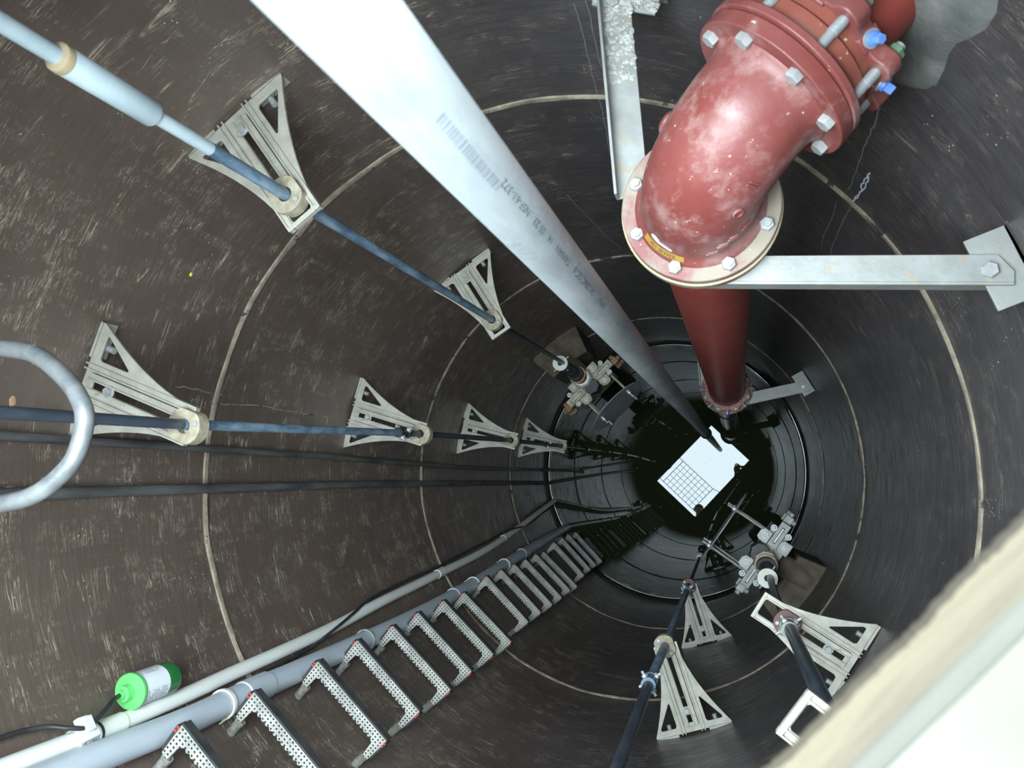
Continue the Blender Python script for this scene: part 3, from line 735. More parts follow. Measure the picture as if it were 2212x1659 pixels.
# lower coupling
CX, CY, CZ = lean(2.86)
cp = empty('pipe_coupling', (CX, CY, 2.75)); tag(cp, 'small red bolted ring coupling near the water at the foot of the red pipe', 'pipe fitting')
MB().ring(0.10, 0.205, 0.0, 0.03, 56).build('flange', mottled('brown_flange', (0.20, 0.095, 0.055), (0.27, 0.14, 0.085), 9, 0.6), cp, 'brown lower flange')
gl = []
for i in range(8):
    a0 = math.radians(22.5 + 45 * i)
    for da, r in ((-0.17, 0.180), (-0.11, 0.196), (0.0, 0.201), (0.11, 0.196), (0.17, 0.180), (0.39, 0.172)):
        gl.append((r * math.cos(a0 + da), r * math.sin(a0 + da)))
MB().prism(gl, [inner], 0.055, 0.095).build('gland', 'redorange', cp, bevel=0.003)
MB().lathe([(0.150, 0.03), (0.160, 0.058)], 40).build('sleeve', 'riser', cp)
for i in range(8):
    a = math.radians(22.5 + 45 * i); p = Vector((0.178 * math.cos(a), 0.178 * math.sin(a), 0))
    nb = MB().tube(p + Vector((0, 0, 0.02)), p + Vector((0, 0, 0.10)), 0.010, 12).hexa(p + Vector((0, 0, 0.095)), (0, 0, 1), 0.019, 0.018).build('nut', 'green_nut', cp)
    MB().lathe([(0.010, 0.10), (0.011, 0.124), (0.006, 0.130)], 12, Matrix.Translation((p.x, p.y, 0))).build('rod_end', 'bright', nb)
    a = math.radians(45 * i); d = Vector((math.cos(a), math.sin(a), 0)); c = d * 0.160 + Vector((0, 0, 0.075))
    MB().box(-0.006, 0.014, -0.030, 0.030, -0.020, 0.022, along(c, d)).build('wedge_box', 'elbow', cp, bevel=0.003)
    ws = MB().lathe([(0.018, 0.015), (0.018, 0.020)], 20, along(c, d)).build('washer', 'bright', cp)
    MB().hexa(c + d * 0.020, d, 0.011, 0.030).build('wedge_screw', 'blue', ws)
sb = MB().path([(CX, CY, 2.745), (CX - 0.006, CY + 0.012, 2.0), (0.648, 0.690, 1.0), (0.635, 0.715, -0.5)], 0.118, 48, 6).build('suction_pipe', 'stub')
tag(sb, 'dark wet pipe below the small red coupling entering the water', 'pipe')

# ------------------------------------------------------------------ angle-iron arms holding the red pipe
def arm(name_label, p0, p1, width, lip_side, lip_dir, th_clip, zc, crust=False, small=False, clip_w=0.19):
    p0 = Vector(p0); p1 = Vector(p1); d = (p1 - p0).normalized(); L = (p1 - p0).length
    rt = empty('support_arm', p0, math.atan2(d.y, d.x)); tag(rt, name_label, 'support arm', 'steel arms holding the red pipe')
    c0 = 0.035
    out_ = [(0, 0), (L, 0), (L, width * 0.45), (L - c0, width), (0, width)] if lip_side > 0 else [(0, 0), (L, 0), (L, -width * 0.45), (L - c0, -width), (0, -width)]
    b = MB().prism(out_, [], -0.004, 0.004)
    if lip_dir < 0: b.box(0, L, -0.004, 0.004, -0.055, 0.006)
    else: b.box(0, L, -0.004, 0.004, -0.004, 0.050)
    b.build('angle_bar', 'crust' if False else 'plate', rt, bevel=0.0012)
    # clip fixed to the wall
    cc = cyl(th_clip, zc, math.sqrt(R * R - clip_w ** 2 / 4) )
    m_ = rt.matrix_world
    M_inv = (Matrix.Translation(p0) @ Matrix.Rotation(math.atan2(d.y, d.x), 4, 'Z')).inverted()
    cm = M_inv @ Matrix.Translation(cc) @ Matrix.Rotation(math.radians(th_clip) + PI, 4, 'Z')
    hw_ = clip_w / 2
    MB().box(-0.004, 0.10, -hw_, hw_, -0.014, -0.005, cm).box(-0.004, 0.006, -hw_, hw_, -0.11, -0.005, cm).build('wall_clip', 'plate', rt, bevel=0.0012)
    bp = Vector((L - 0.055, (width * 0.45) * lip_side, 0.004))
    MB().bolt(bp, (0, 0, 1), 0.021, 0.014, None, 0.2).build('bolt', 'bright', rt)
    if crust:
        c = MB(); rr = random.Random(11)
        for k in range(420):
            x = L - 0.30 * rr.random() ** 1.6 - 0.0; y = lip_side * rr.uniform(0.0, width); s_ = rr.uniform(0.002, 0.009)
            a_ = rr.uniform(0, 3); mm = Matrix.Translation((x, y, 0.004)) @ Matrix.Rotation(a_, 4, 'Z')
            c.lathe([(s_, 0), (s_ * 0.9, 0.001), (s_ * 0.4, 0.0015 + 0.12 * s_)], rr.choice((5, 6, 7)), mm)
        for k in range(260):
            x = 0.09 * rr.random(); y = rr.uniform(-hw_, hw_); s_ = rr.uniform(0.004, 0.011)
            c.lathe([(s_, 0), (s_ * 0.9, 0.003), (s_ * 0.4, 0.004 + 0.3 * s_)], 6, cm @ Matrix.Translation((x, y, -0.005)))
        c.build('crust', 'crust', rt, 'flaking white crust')
    return rt
arm('long speckled steel angle arm from the elbow flange to the right wall', (0.655, 0.515, 7.345), (1.375, 0.466, 7.345), 0.072, 1, -1, 20.6, 7.345)
arm('steel angle arm with flaking white crust running up to the top wall', (0.425, 0.765, 7.345), (0.378, 1.40, 7.345), 0.085, -1, 1, 71.4, 7.345, crust=True)
arm('short steel angle arm near the water at the right of the small coupling', (0.690, 0.512, 2.745), (1.325, 0.640, 2.745), 0.090, 1, -1, 28.9, 2.745)
arm('steel angle arm mostly hidden behind the foot of the red pipe', (0.455, 0.70, 2.745), (0.415, 1.42, 2.745), 0.085, -1, 1, 72.0, 2.745)

# ------------------------------------------------------------------ manhole steps
def make_step():
    root = empty('manhole_step', (0, 0, 0))
    xo = 0.190; hw_ = 0.228
    o_ = [(0.065, hw_ - 0.042), (0.065, hw_ - 0.014), (xo - 0.012, hw_), (xo, hw_ - 0.010), (xo, -hw_ + 0.010), (xo - 0.012, -hw_), (0.065, -hw_ + 0.014), (0.065, -hw_ + 0.042)]
    inn = [(xo - 0.062, -hw_ + 0.048), (xo - 0.046, -hw_ + 0.066)]
    k = 14; y0 = -hw_ + 0.066; y1 = hw_ - 0.066
    for i in range(1, k * 2):
        y = y0 + (y1 - y0) * i / (2 * k); inn.append((xo - 0.046 - (0.0085 if i % 2 else 0.0), y))
    inn += [(xo - 0.046, hw_ - 0.066), (xo - 0.062, hw_ - 0.048)]
    MB().prism(o_ + inn, [], 0.0, 0.012).build('tread', 'tread', root, bevel=0.001)
    f = MB().box(xo - 0.001, xo + 0.007, -hw_ + 0.004, hw_ - 0.004, -0.024, 0.016)
    f.box(xo - 0.045, xo, -hw_ + 0.012, hw_ - 0.012, -0.020, -0.0005)
    for s_ in (-1, 1):
        mm = Matrix.Translation((0.13, s_ * (hw_ - 0.004), 0)) @ Matrix.Rotation(s_ * 0.08, 4, 'Z'); f.box(-0.045, 0.052, -0.005, 0.005, -0.022, 0.020, mm)
    f.build('front_lip', 'step_black', root, bevel=0.002)
    lg = []
    for s_ in (-1, 1):
        l = MB().path([(-0.03, s_ * 0.190, -0.004), (0.03, s_ * 0.192, -0.004), (0.075, s_ * 0.200, -0.004), (0.15, s_ * 0.206, -0.008)], 0.0165, 10, 3)
        rr = random.Random(3)
        for q in range(9): l.ring(0.014, 0.0185 + rr.random() * 0.002, -0.003, 0.003, 10, along((0.006 + q * 0.007, s_ * 0.191, -0.004), (1, 0, 0)))
        l.build('leg', 'step_leg', root)
        for qx in (0.012, 0.027): MB().lathe([(0.0048, 0), (0.0048, 0.002)], 14, Matrix.Translation((xo - qx, s_ * (hw_ - 0.0035), 0.0205))).build('reflector', 'red_dot', root)
    return root
SZ = [7.175, 6.78, 6.30, 5.92, 5.53, 5.165, 4.755, 4.385, 3.81, 3.43, 3.055, 2.685, 2.30, 2.02, 1.44, 1.03, 0.67, 0.265]
STH = [-132.5, -132.4, -132.55, -133.05, -132.7, -133.05, -133.1, -132.75, -134.5, -134.5, -134.35, -134.3, -134.6, -134.1, -136.2, -136.7, -136.9, -136.7]
SLAB = ['uppermost manhole step, cut by the bottom edge of the picture', 'second manhole step from the top, beside the white ring on the grey conduit',
 'third manhole step from the top, first with both ends in view', 'fourth manhole step down, right after the widest fully seen one', 'fifth manhole step down the black wall',
 'sixth manhole step down, above the middle of the ladder run', 'seventh manhole step down, last but one before the second mortar joint', 'eighth manhole step down, over the second mortar joint',
 'ninth manhole step down, first below the second mortar joint', 'tenth manhole step down, two below the second mortar joint', 'eleventh manhole step down, beside the lower white conduit ring',
 'twelfth manhole step down, dim grey tread', 'thirteenth manhole step down, close above a tilted neighbour', 'fourteenth manhole step down, tucked close under the one above',
 'fifteenth manhole step down, fourth up from the water', 'third manhole step up from the water', 'manhole step second from the water, over the bright waterline', 'lowest manhole step, almost touching the water']
s0 = make_step()
for i, (z, th) in enumerate(zip(SZ, STH)):
    o = s0 if i == 0 else copy_tree(s0)
    o.location = cyl(th, z, math.sqrt(R * R - 0.19 ** 2)); o.rotation_euler = (0, (0.0, 0.02, -0.015)[i % 3], math.radians(th) + PI)
    tag(o, SLAB[i], 'ladder step', 'manhole steps down the wall')

# ------------------------------------------------------------------ conduits, hoses, cable, float
gc = empty('grey_conduit', cyl(-143, 7.8, 1.45)); tag(gc, 'thick blue-grey plastic conduit running down beside the manhole steps', 'conduit')
gpts = [(-144.6, 8.8), (-144.3, 7.9), (-144.1, 7.43), (-143.5, 7.03), (-143.5, 6.69), (-143.2, 6.07), (-143.2, 5.09), (-144.1, 4.08), (-146.2, 2.93), (-149.2, 1.2), (-151.0, 0.0), (-151.2, -0.3)]
MB().path([rel(gc, cyl(t_, z, 1.447)) for t_, z in gpts], 0.048, 28, 8).build('pipe_body', 'conduit_grey', gc)
def gat(z):
    for (t0, z0), (t1, z1) in zip(gpts, gpts[1:]):
        if z <= z0 and z >= z1: return t0 + (t1 - t0) * (z0 - z) / (z0 - z1)
for z in (6.60, 4.18, 2.2):
    MB().lathe([(0.048, -0.085), (0.0535, -0.08), (0.0535, 0.08), (0.048, 0.085)], 28, Matrix.Translation(rel(gc, cyl(gat(z), z, 1.447)))).build('coupling', 'conduit_grey', gc)
for z in (6.80, 5.62, 3.80, 2.9):
    c = rel(gc, cyl(gat(z), z, 1.447)); m_ = Matrix.Translation(c) @ Matrix.Rotation(math.radians(gat(z)), 4, 'Z')
    MB().ring(0.049, 0.0565, -0.008, 0.008, 32, m_).box(-0.01, 0.05, 0.048, 0.054, -0.009, 0.009, m_).box(0.0, 0.05, -0.054, -0.048, -0.009, 0.009, m_).build('clip', 'ivory' if z in (6.80, 2.9, 3.80) else 'bright', gc)
wc = empty('white_conduit', cyl(-148, 7.8, 1.47)); tag(wc, 'thinner cream white plastic conduit running down to the water edge', 'conduit')
wpts = [(-147.3, 8.8), (-147.3, 7.95), (-147.3, 7.68), (-147.1, 7.42), (-147.0, 7.21), (-147.1, 6.91), (-147.4, 6.65), (-147.7, 6.27), (-148.3, 5.79), (-149.7, 5.14), (-151.0, 4.33), (-154.3, 2.7), (-164.8, 0.03), (-164.8, -0.3)]
MB().path([rel(wc, cyl(t_, z, 1.468)) for t_, z in wpts], 0.0285, 24, 8).build('pipe_body', 'conduit_white', wc)
def wat(z, P=wpts):
    for (t0, z0), (t1, z1) in zip(P, P[1:]):
        if z <= z0 and z >= z1: return t0 + (t1 - t0) * (z0 - z) / (z0 - z1)
for z in (7.30, 4.22, 2.45):
    MB().lathe([(0.0285, -0.06), (0.0325, -0.056), (0.0325, 0.056), (0.0285, 0.06)], 24, along(rel(wc, cyl(wat(z), z, 1.468)), cyl(wat(z - .1), z - .1, 1.468) - cyl(wat(z + .1), z + .1, 1.468))).build('coupling', 'conduit_white', wc)
MB().ring(0.0325, 0.034, -0.058, -0.048, 24, along(rel(wc, cyl(wat(7.30), 7.30, 1.468)), (0, 0, -1))).build('joint_ring', 'step_black', wc)
# black cable winding along the white conduit
cpts = []
for i, z in enumerate([6.75, 6.4, 6.1, 5.85, 5.6, 5.3, 5.0, 4.6, 4.25, 3.9, 3.4, 2.9, 2.5, 2.2, 1.9, 1.6, 1.2, 0.7, -0.2]):
    offs = [2.0, 1.9, 1.7, 0.6, -0.6, -1.7, -1.9, -2.0, -1.7, -1.8, -1.9, -1.9, -1.8, -1.0, 0.3, 1.3, 1.8, 1.6, 1.6][i]
    rr = 1.432 if abs(offs) < 1.2 else 1.478
    cpts.append(cyl(wat(max(z, -0.29)) + offs * -1 * -1, z, rr))
tag(MB().path(cpts, 0.0075, 10, 6).build('black_cable', 'black'), 'thin black cable twisting along the white conduit', 'cable')
# cable clamp block on the conduit
cc = cyl(wat(7.42), 7.42, 1.468)
ck = empty('cable_clamp', cc, math.radians(-148)); tag(ck, 'white plastic cable clamp strapped round the white conduit', 'clamp')
MB().ring(0.029, 0.0345, -0.024, -0.006, 28).ring(0.029, 0.0345, 0.004, 0.020, 28).build('strap', 'ivory', ck, bevel=0.001)
MB().box(-0.060, -0.030, -0.030, 0.022, -0.030, 0.030).box(-0.052, -0.030, -0.052, -0.026, -0.018, 0.024).box(-0.075, -0.058, -0.045, 0.002, -0.008, 0.026).build('block', 'paper', ck, bevel=0.004)
# green float sensor
fl_p = cyl(-150.0, 7.02, 1.425)
fl = empty('float_switch', fl_p, math.radians(-150)); tag(fl, 'bright green cylindrical float with white label hanging against the wall', 'float switch')
MB().lathe([(0.030, -0.006), (0.052, 0.0), (0.056, 0.01), (0.056, 0.060)], 36).build('lower_body', 'green_dark', fl)
MB().lathe([(0.056, 0.060), (0.056, 0.175)], 36, close=False).lathe([(0.055, 0.0601), (0.055, 0.174)], 36).build('label_sleeve', 'paper', fl)
tv, tf = text_verts('WARNING', 0.012, 0.0)
lb = MB()
rb2 = random.Random(2)
for row in range(11):
    zz = 0.070 + row * 0.009
    a = -2.6
    while a < 2.6:
        wdt = rb2.uniform(0.05, 0.22)
        if rb2.random() < 0.86:
            q0, q1 = a, min(a + wdt, 2.6)
            lb.add([(0.0564 * math.cos(q), 0.0564 * math.sin(q), zz + h) for q in (q0, q1) for h in (0, 0.0028)], [(0, 2, 3, 1)])
        a += wdt + 0.04
lb.build('label_print', 'ink', fl, smooth=0)
MB().lathe([(0.058, 0.172), (0.060, 0.176), (0.060, 0.188), (0.056, 0.193), (0.028, 0.196), (0.026, 0.222), (0.016, 0.224), (0.014, 0.236)], 36).build('cap', 'green', fl)
tag(MB().path([cyl(-150.0, 7.255, 1.425), cyl(-149.6, 7.30, 1.41), cyl(-148.6, 7.36, 1.405), cyl(-147.6, 7.43, 1.405), cyl(-148.4, 7.48, 1.42), cyl(-150.0, 7.54, 1.46), cyl(-150.6, 7.75, 1.48), cyl(-150.6, 8.8, 1.485)], 0.0075, 12, 6).build('float_cable', 'black'), 'black cable joining the green float to the clamp', 'cable')
# two black hoses on the left wall
h1 = MB().path([cyl(174.6, 8.8, 1.48), cyl(174.9, 7.9, 1.476), cyl(175.2, 7.5, 1.476), cyl(175.9, 6.54, 1.478), cyl(176.9, 5.3, 1.474), cyl(178.0, 4.22, 1.478), cyl(179.4, 2.7, 1.46), Vector((-1.18, -0.01, 0.5)), Vector((-1.065, -0.035, 0.04)), Vector((-1.06, -0.035, -0.3))], 0.0165, 14, 8).build('black_hose', 'hose')
tag(h1, 'thin black hose on the wall just under the left guides', 'hose')
h2 = MB().path([cyl(-178.0, 8.8, 1.48), cyl(-177.8, 7.9, 1.474), cyl(-177.7, 7.3, 1.474), cyl(-177.5, 6.53, 1.474), cyl(-177.1, 5.3, 1.478), cyl(-176.5, 4.22, 1.474), cyl(-175.2, 2.1, 1.478), cyl(-173.6, 0.0, 1.474), cyl(-173.4, -0.3, 1.474)], 0.021, 14, 8).build('black_hose', 'hose')
tag(h2, 'thicker black hose on the wall reaching the water edge', 'hose')

# ------------------------------------------------------------------ gate valves with lifted round plates
def make_valve(label, iron, plate_, loc, disc, rz, zc, neck_top, neck_xy, disc_label, tilt):
    """local x: from the wall toward the middle of the pit"""
    root = empty('gate_valve', (loc[0], loc[1], zc), rz); tag(root, label, 'valve', 'gate valves on the pit wall')
    b = MB().box(-0.07, 0.07, -0.215, 0.215, -0.20, 0.20).box(-0.10, -0.03, -0.16, 0.16, -0.22, 0.22)
    b.build('body', iron, root, bevel=0.004)
    MB().tube((-0.38, 0, 0), (-0.07, 0, 0), 0.085, 32).build('pipe_stub', 'brown', root)
    for s_ in (-1, 1):
        y0, y1 = sorted((s_ * 0.075, s_ * 0.27))
        tb = MB().prism([(-0.035, y0), (0.035, y0), (0.035, y1), (-0.035, y1)], [[(-0.009, y0 + 0.035), (0.009, y0 + 0.035), (0.009, y1 - 0.03), (-0.009, y1 - 0.03)]], 0.20, 0.245).build('top_plate', plate_, root, bevel=0.002)
        MB().box(-0.006, 0.006, y0 + 0.040, y1 - 0.035, 0.19, 0.238).build('slide_strip', 'bright', tb)
        for sx in (-1, 1):
            px = sx * 0.080; py = s_ * 0.118
            tbm = MB().prism([(px - 0.040, py - 0.046), (px + 0.026, py - 0.046), (px + 0.044, py - 0.016), (px + 0.044, py + 0.032), (px + 0.020, py + 0.048), (px - 0.040, py + 0.048)], [], 0.225, 0.252).build('corner_tab', 'light_iron' if iron == 'grey_iron' else 'tan_iron', root, bevel=0.003)
            MB().ring(0.013, 0.021, 0, 0.007, 18, Matrix.Translation((px, py, 0.252))).nut((px, py, 0.252), (0, 0, 1), 0.012, 0.010, 0.007, 0.018).build('nut', 'bright', tbm)
            MB().ring(0.013, 0.022, 0, 0.010, 18, Matrix.Translation((sx * 0.058, s_ * 0.200, 0.240))).nut((sx * 0.058, s_ * 0.200, 0.240), (0, 0, 1), 0.012, 0.010, 0.007, 0.018).build('top_bolt', 'bright', root)
        for sx in (-1, 1):
            MB().box(-0.03, 0.03, s_ * 0.30 - 0.028, s_ * 0.30 + 0.028, -0.03 + sx * 0.13, 0.03 + sx * 0.13).hexa((0.0, s_ * 0.33, sx * 0.13), (0, s_, 0), 0.022, 0.028).hexa((-0.03, s_ * 0.30, sx * 0.13), (-1, 0, 0), 0.022, 0.03).build('side_lug', 'rust' if iron != 'grey_iron' else 'grey_iron', root, bevel=0.003)
    # neck
    nx, ny = neck_xy
    MB().lathe([(0.070, 0.19), (0.070, 0.30), (0.064, 0.33)], 8, Matrix.Translation((0.045, 0, 0))).build('sleeve', 'black', root)
    MB().lathe([(0.086, 0.26), (0.090, 0.34), (0.076, 0.37)], 8, Matrix.Translation((nx * 0.35, ny * 0.35, 0))).build('packing_nut', 'ivory' if iron != 'grey_iron' else 'grey_iron', root)
    MB().tube((nx * 0.4, ny * 0.4, 0.33), (nx * 0.6, ny * 0.6, 0.48), 0.068, 28).build('bonnet', 'black', root)
    MB().ring(0.060, 0.078, -0.004, 0.006, 32, along((nx * 0.5, ny * 0.5, 0.42), (nx * 0.2, ny * 0.2, 0.15))).build('seal_ring', 'orange', root, 'rusty orange ring')
    MB().tube((nx * 0.6, ny * 0.6, 0.48), (nx * 0.95, ny * 0.95, neck_top - 0.03), 0.050, 24).build('extension', 'black', root)
    wz = Matrix.Translation((nx, ny, neck_top))
    wsh = MB().ring(0.022, 0.064, -0.035, 0.0, 32, wz).build('end_cap', 'ivory', root, 'ivory end cap')
    MB().tube((nx, ny - 0.09, neck_top - 0.05), (nx, ny + 0.09, neck_top - 0.05), 0.006, 8).tube((nx - 0.08, ny, neck_top - 0.07), (nx + 0.08, ny, neck_top - 0.07), 0.006, 8).build('cotter_bolt', 'bright', wsh)
    # lifted plate on four rods
    dx, dy, rad = disc
    MB().lathe([(rad, 0), (rad, 0.008)], 72, along((dx, dy, 0), (1, 0, tilt))).build('round_plate', 'disc', root, disc_label)
    for s_ in (-1, 1):
        for sz in (-1, 1):
            y = dy + s_ * 0.165; z = sz * 0.13
            rd = MB().tube((0.04, y, z), (dx + 0.07, y, z), 0.0095, 14).build('plate_rod', iron if iron == 'grey_iron' else 'tan_iron', root)
            MB().hexa((dx + 0.008, y, z), (1, 0, 0), 0.018, 0.018).hexa((dx, y, z), (-1, 0, 0), 0.018, 0.018).build('nut', 'bright', rd)
    return root
make_valve('silt-covered gate valve above the water at the upper left with lifted plate', 'tan_iron', 'tan_iron', (-0.525, 0.775), (0.285, 0.02, 0.30), math.radians(-45), 2.25, 0.80, (-0.19, -0.02), 'round grey plate held out on rods', 0.12)
make_valve('clean grey gate valve at the lower right above the water with lifted plate', 'grey_iron', 'grey_iron', (0.905, -0.600), (0.335, 0.02, 0.31), math.radians(145), 3.22, 0.70, (-0.055, 0.085), 'round grey plate held out on rods', 0.0)
# inlet blocks cast against the wall
def inlet_block(th, z, wdeg, h, prot, label):
    vs = []; fs = []; K = 12
    for (r, s_) in ((R - 0.001, 1.0), (R - prot, 0.92)):
        for zz in (z - h * s_, z + h * s_):
            for i in range(K + 1):
                a = math.radians(th + wdeg * s_ * (2 * i / K - 1)); vs.append((r * math.cos(a), r * math.sin(a), zz))
    def idx(a, b, i): return (a * 2 + b) * (K + 1) + i
    for i in range(K):
        fs.append((idx(1, 0, i), idx(1, 0, i + 1), idx(1, 1, i + 1), idx(1, 1, i)))
        fs.append((idx(0, 1, i), idx(1, 1, i), idx(1, 1, i + 1), idx(0, 1, i + 1)))
        fs.append((idx(0, 0, i), idx(1, 0, i), idx(1, 0, i + 1), idx(0, 0, i + 1)))
    for i in (0, K): fs.append((idx(0, 0, i), idx(0, 1, i), idx(1, 1, i), idx(1, 0, i)))
    tag(MB().add(vs, fs).build('inlet_block', 'brown', bevel=0.01), label, 'concrete block', 'brown inlet blocks behind the valves')
inlet_block(127.0, 2.0, 10.0, 0.33, 0.26, 'brown silt-stained block on the wall behind the upper left valve')
inlet_block(-38.0, 2.95, 10.5, 0.34, 0.20, 'brown stained block on the wall behind the grey lower right valve')

# ------------------------------------------------------------------ small things on the wall
def blob(name, th, z, a_, b_, mat, label, cat, seed=1, r0=R):
    rr = random.Random(seed); K = 18; vs = []
    for f, dr in ((1.0, 0.002), (0.7, -0.004), (0.0, -0.006)):
        for k in range(K):
            an = 2 * PI * k / K; w_ = 1 + (rr.random() - 0.5) * 0.4 * (f == 1.0)
            t_ = math.radians(th) + a_ / r0 * w_ * f * math.cos(an); zz = z + b_ * w_ * f * math.sin(an); r = r0 + dr
            vs.append((r * math.cos(t_), r * math.sin(t_), zz))
    fs = [(j * K + k, j * K + (k + 1) % K, (j + 1) * K + (k + 1) % K, (j + 1) * K + k) for j in range(2) for k in range(K)]
    tag(MB().add(vs, fs).build(name, mat), label, cat)
blob('yellow_leaf', 149.2, 6.93, 0.010, 0.008, 'lime', 'tiny yellow leaf fragment stuck on the left wall', 'leaf', 4)
blob('white_smear', 87.0, 7.22, 0.045, 0.020, 'white_smear', 'pale grey oval smear on the wall near the top edge', 'stain', 5)
blob('mortar_lump', 171.0, 7.50, 0.020, 0.015, 'orange', 'rusty orange lump behind the large left guide', 'lump', 6)
CR = [
    ('thin pale crack line on the wall running down from the flange adapter', [(41.8, 7.268), (41.5, 7.178), (41.5, 7.054), (41.6, 6.909), (41.5, 6.776), (41.3, 6.629), (41.6, 6.556)]),
    ('narrow pale loop drip on the wall above the right joint', [(39.7, 6.827), (39.9, 6.737), (40.0, 6.695), (39.6, 6.662), (40.1, 6.574), (40.1, 6.508), (39.8, 6.587), (39.4, 6.718), (39.6, 6.819)]),
    ('faint pale crack line below the right joint above the long arm', [(40.3, 6.487), (40.2, 6.327), (40.3, 6.149), (40.2, 5.939), (39.9, 5.723)]),
    ('faint thin crack line left of the pale drip, above the long arm', [(42.3, 6.395), (42.2, 6.269), (42.2, 6.116), (42.3, 5.947), (41.8, 5.711)]),
    ('long thin vertical crack line left of the crusted arm', [(79.6, 7.159), (80.0, 6.933), (80.6, 6.626), (81.3, 6.29), (82.5, 5.93), (84.5, 5.415)]),
    ('thin pale crack line on the wall between tall pipe and elbow', [(94.5, 5.407), (93.3, 5.024), (91.3, 4.567), (88.9, 4.151)]),
    ('short thin crack line at the top edge beside the crusted arm', [(78.0, 7.186), (78.4, 6.966), (78.9, 6.685)]),
    ('short yellowish crack line on the wall right of the large left guide', [(166.4, 6.776), (166.3, 6.692), (166.5, 6.6), (166.6, 6.527)]),
    ('long pale crack line on the wall just inside the first joint at the left', [(168.3, 6.473), (168.0, 6.323), (167.7, 6.139), (168.1, 5.931), (168.3, 5.365)]),
]
for i, (lab_, pts_) in enumerate(CR):
    rr = random.Random(20 + i); p = []
    for (t0, z0), (t1, z1) in zip(pts_, pts_[1:]):
        for k in range(4): p.append(cyl(t0 + (t1 - t0) * k / 4 + rr.uniform(-0.12, 0.12), z0 + (z1 - z0) * k / 4 + rr.uniform(-0.004, 0.004), R + 0.0008))
    tag(MB().path(p, 0.0032 if i in (1, 7, 8) else 0.0022, 6, 2).build('wall_crack', 'chalk' if i == 1 else 'mortar' if i > 6 else 'white_smear'), lab_, 'crack')

# ------------------------------------------------------------------ hatch edge and grate
ed = (Vector(HC[3]) - Vector(HC[2])).normalized(); eo = Vector((ed.y, -ed.x)) * -1
if eo.dot(Vector((1, -1))) < 0: eo = -eo
cen = (Vector(HC[2]) + Vector(HC[3])) / 2
ha = math.atan2(ed.y, ed.x)
hb = empty('hatch_board', (cen.x, cen.y, 9.0), math.atan2(-ed.y, -ed.x)); tag(hb, 'cream painted board with raw wooden edge across the lower right corner', 'board')
# local x along the edge, local y: outward is negative
K = 900; top = []; rr = random.Random(5); W = 1.0
edge_pts = []
for i in range(K + 1):
    x = -W + 2 * W * i / K
    edge_pts.append((x, 0.0095 + 0.0006 * math.sin(x * 31) + 0.0006 * math.sin(x * 83 + 1) + rr.uniform(-0.0006, 0.0008)))
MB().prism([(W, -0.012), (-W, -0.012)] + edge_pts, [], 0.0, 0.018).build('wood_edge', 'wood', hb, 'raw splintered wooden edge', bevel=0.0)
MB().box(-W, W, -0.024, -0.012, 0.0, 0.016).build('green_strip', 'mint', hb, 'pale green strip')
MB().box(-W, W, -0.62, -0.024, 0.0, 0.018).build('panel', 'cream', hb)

gr = empty('safety_grate', (HC[0][0], HC[0][1], 9.05)); tag(gr, 'thin metal safety grid over half of the hatch, mirrored in the water', 'grate')
u = (Vector(HC[1]) - Vector(HC[0])).normalized(); v_ = (Vector(HC[3]) - Vector(HC[0])).normalized()
g0 = Vector((0.11, 0.045)); LU, LV = 0.70, 0.90; NU, NV = 6, 8
def gp(a, b): q = u * a + v_ * b; return Vector((q.x, q.y, 0))
a0 = 0.085
for i in range(NU + 1):
    x = a0 + (LU - 0.05) * i / NU; MB().tube(gp(x, 0.10), gp(x, 0.10 + LV), 0.0045 if 0 < i < NU else 0.007, 8).build('bar', 'rod', gr)
for j in range(NV + 1):
    y = 0.10 + LV * j / NV; MB().tube(gp(a0, y), gp(a0 + LU - 0.05, y), 0.0045 if 0 < j < NV else 0.007, 8).build('bar', 'rod', gr)
MB().tube(gp(a0, -0.02), gp(a0, 0.10), 0.007, 8).tube(gp(a0 + LU - 0.05, -0.02), gp(a0 + LU - 0.05, 0.10), 0.007, 8).tube(gp(a0, 1.0), gp(a0, 1.22), 0.007, 8).tube(gp(a0 + LU - 0.05, 1.0), gp(a0 + LU + 0.02, 1.22), 0.007, 8).build('frame_leg', 'rod', gr)

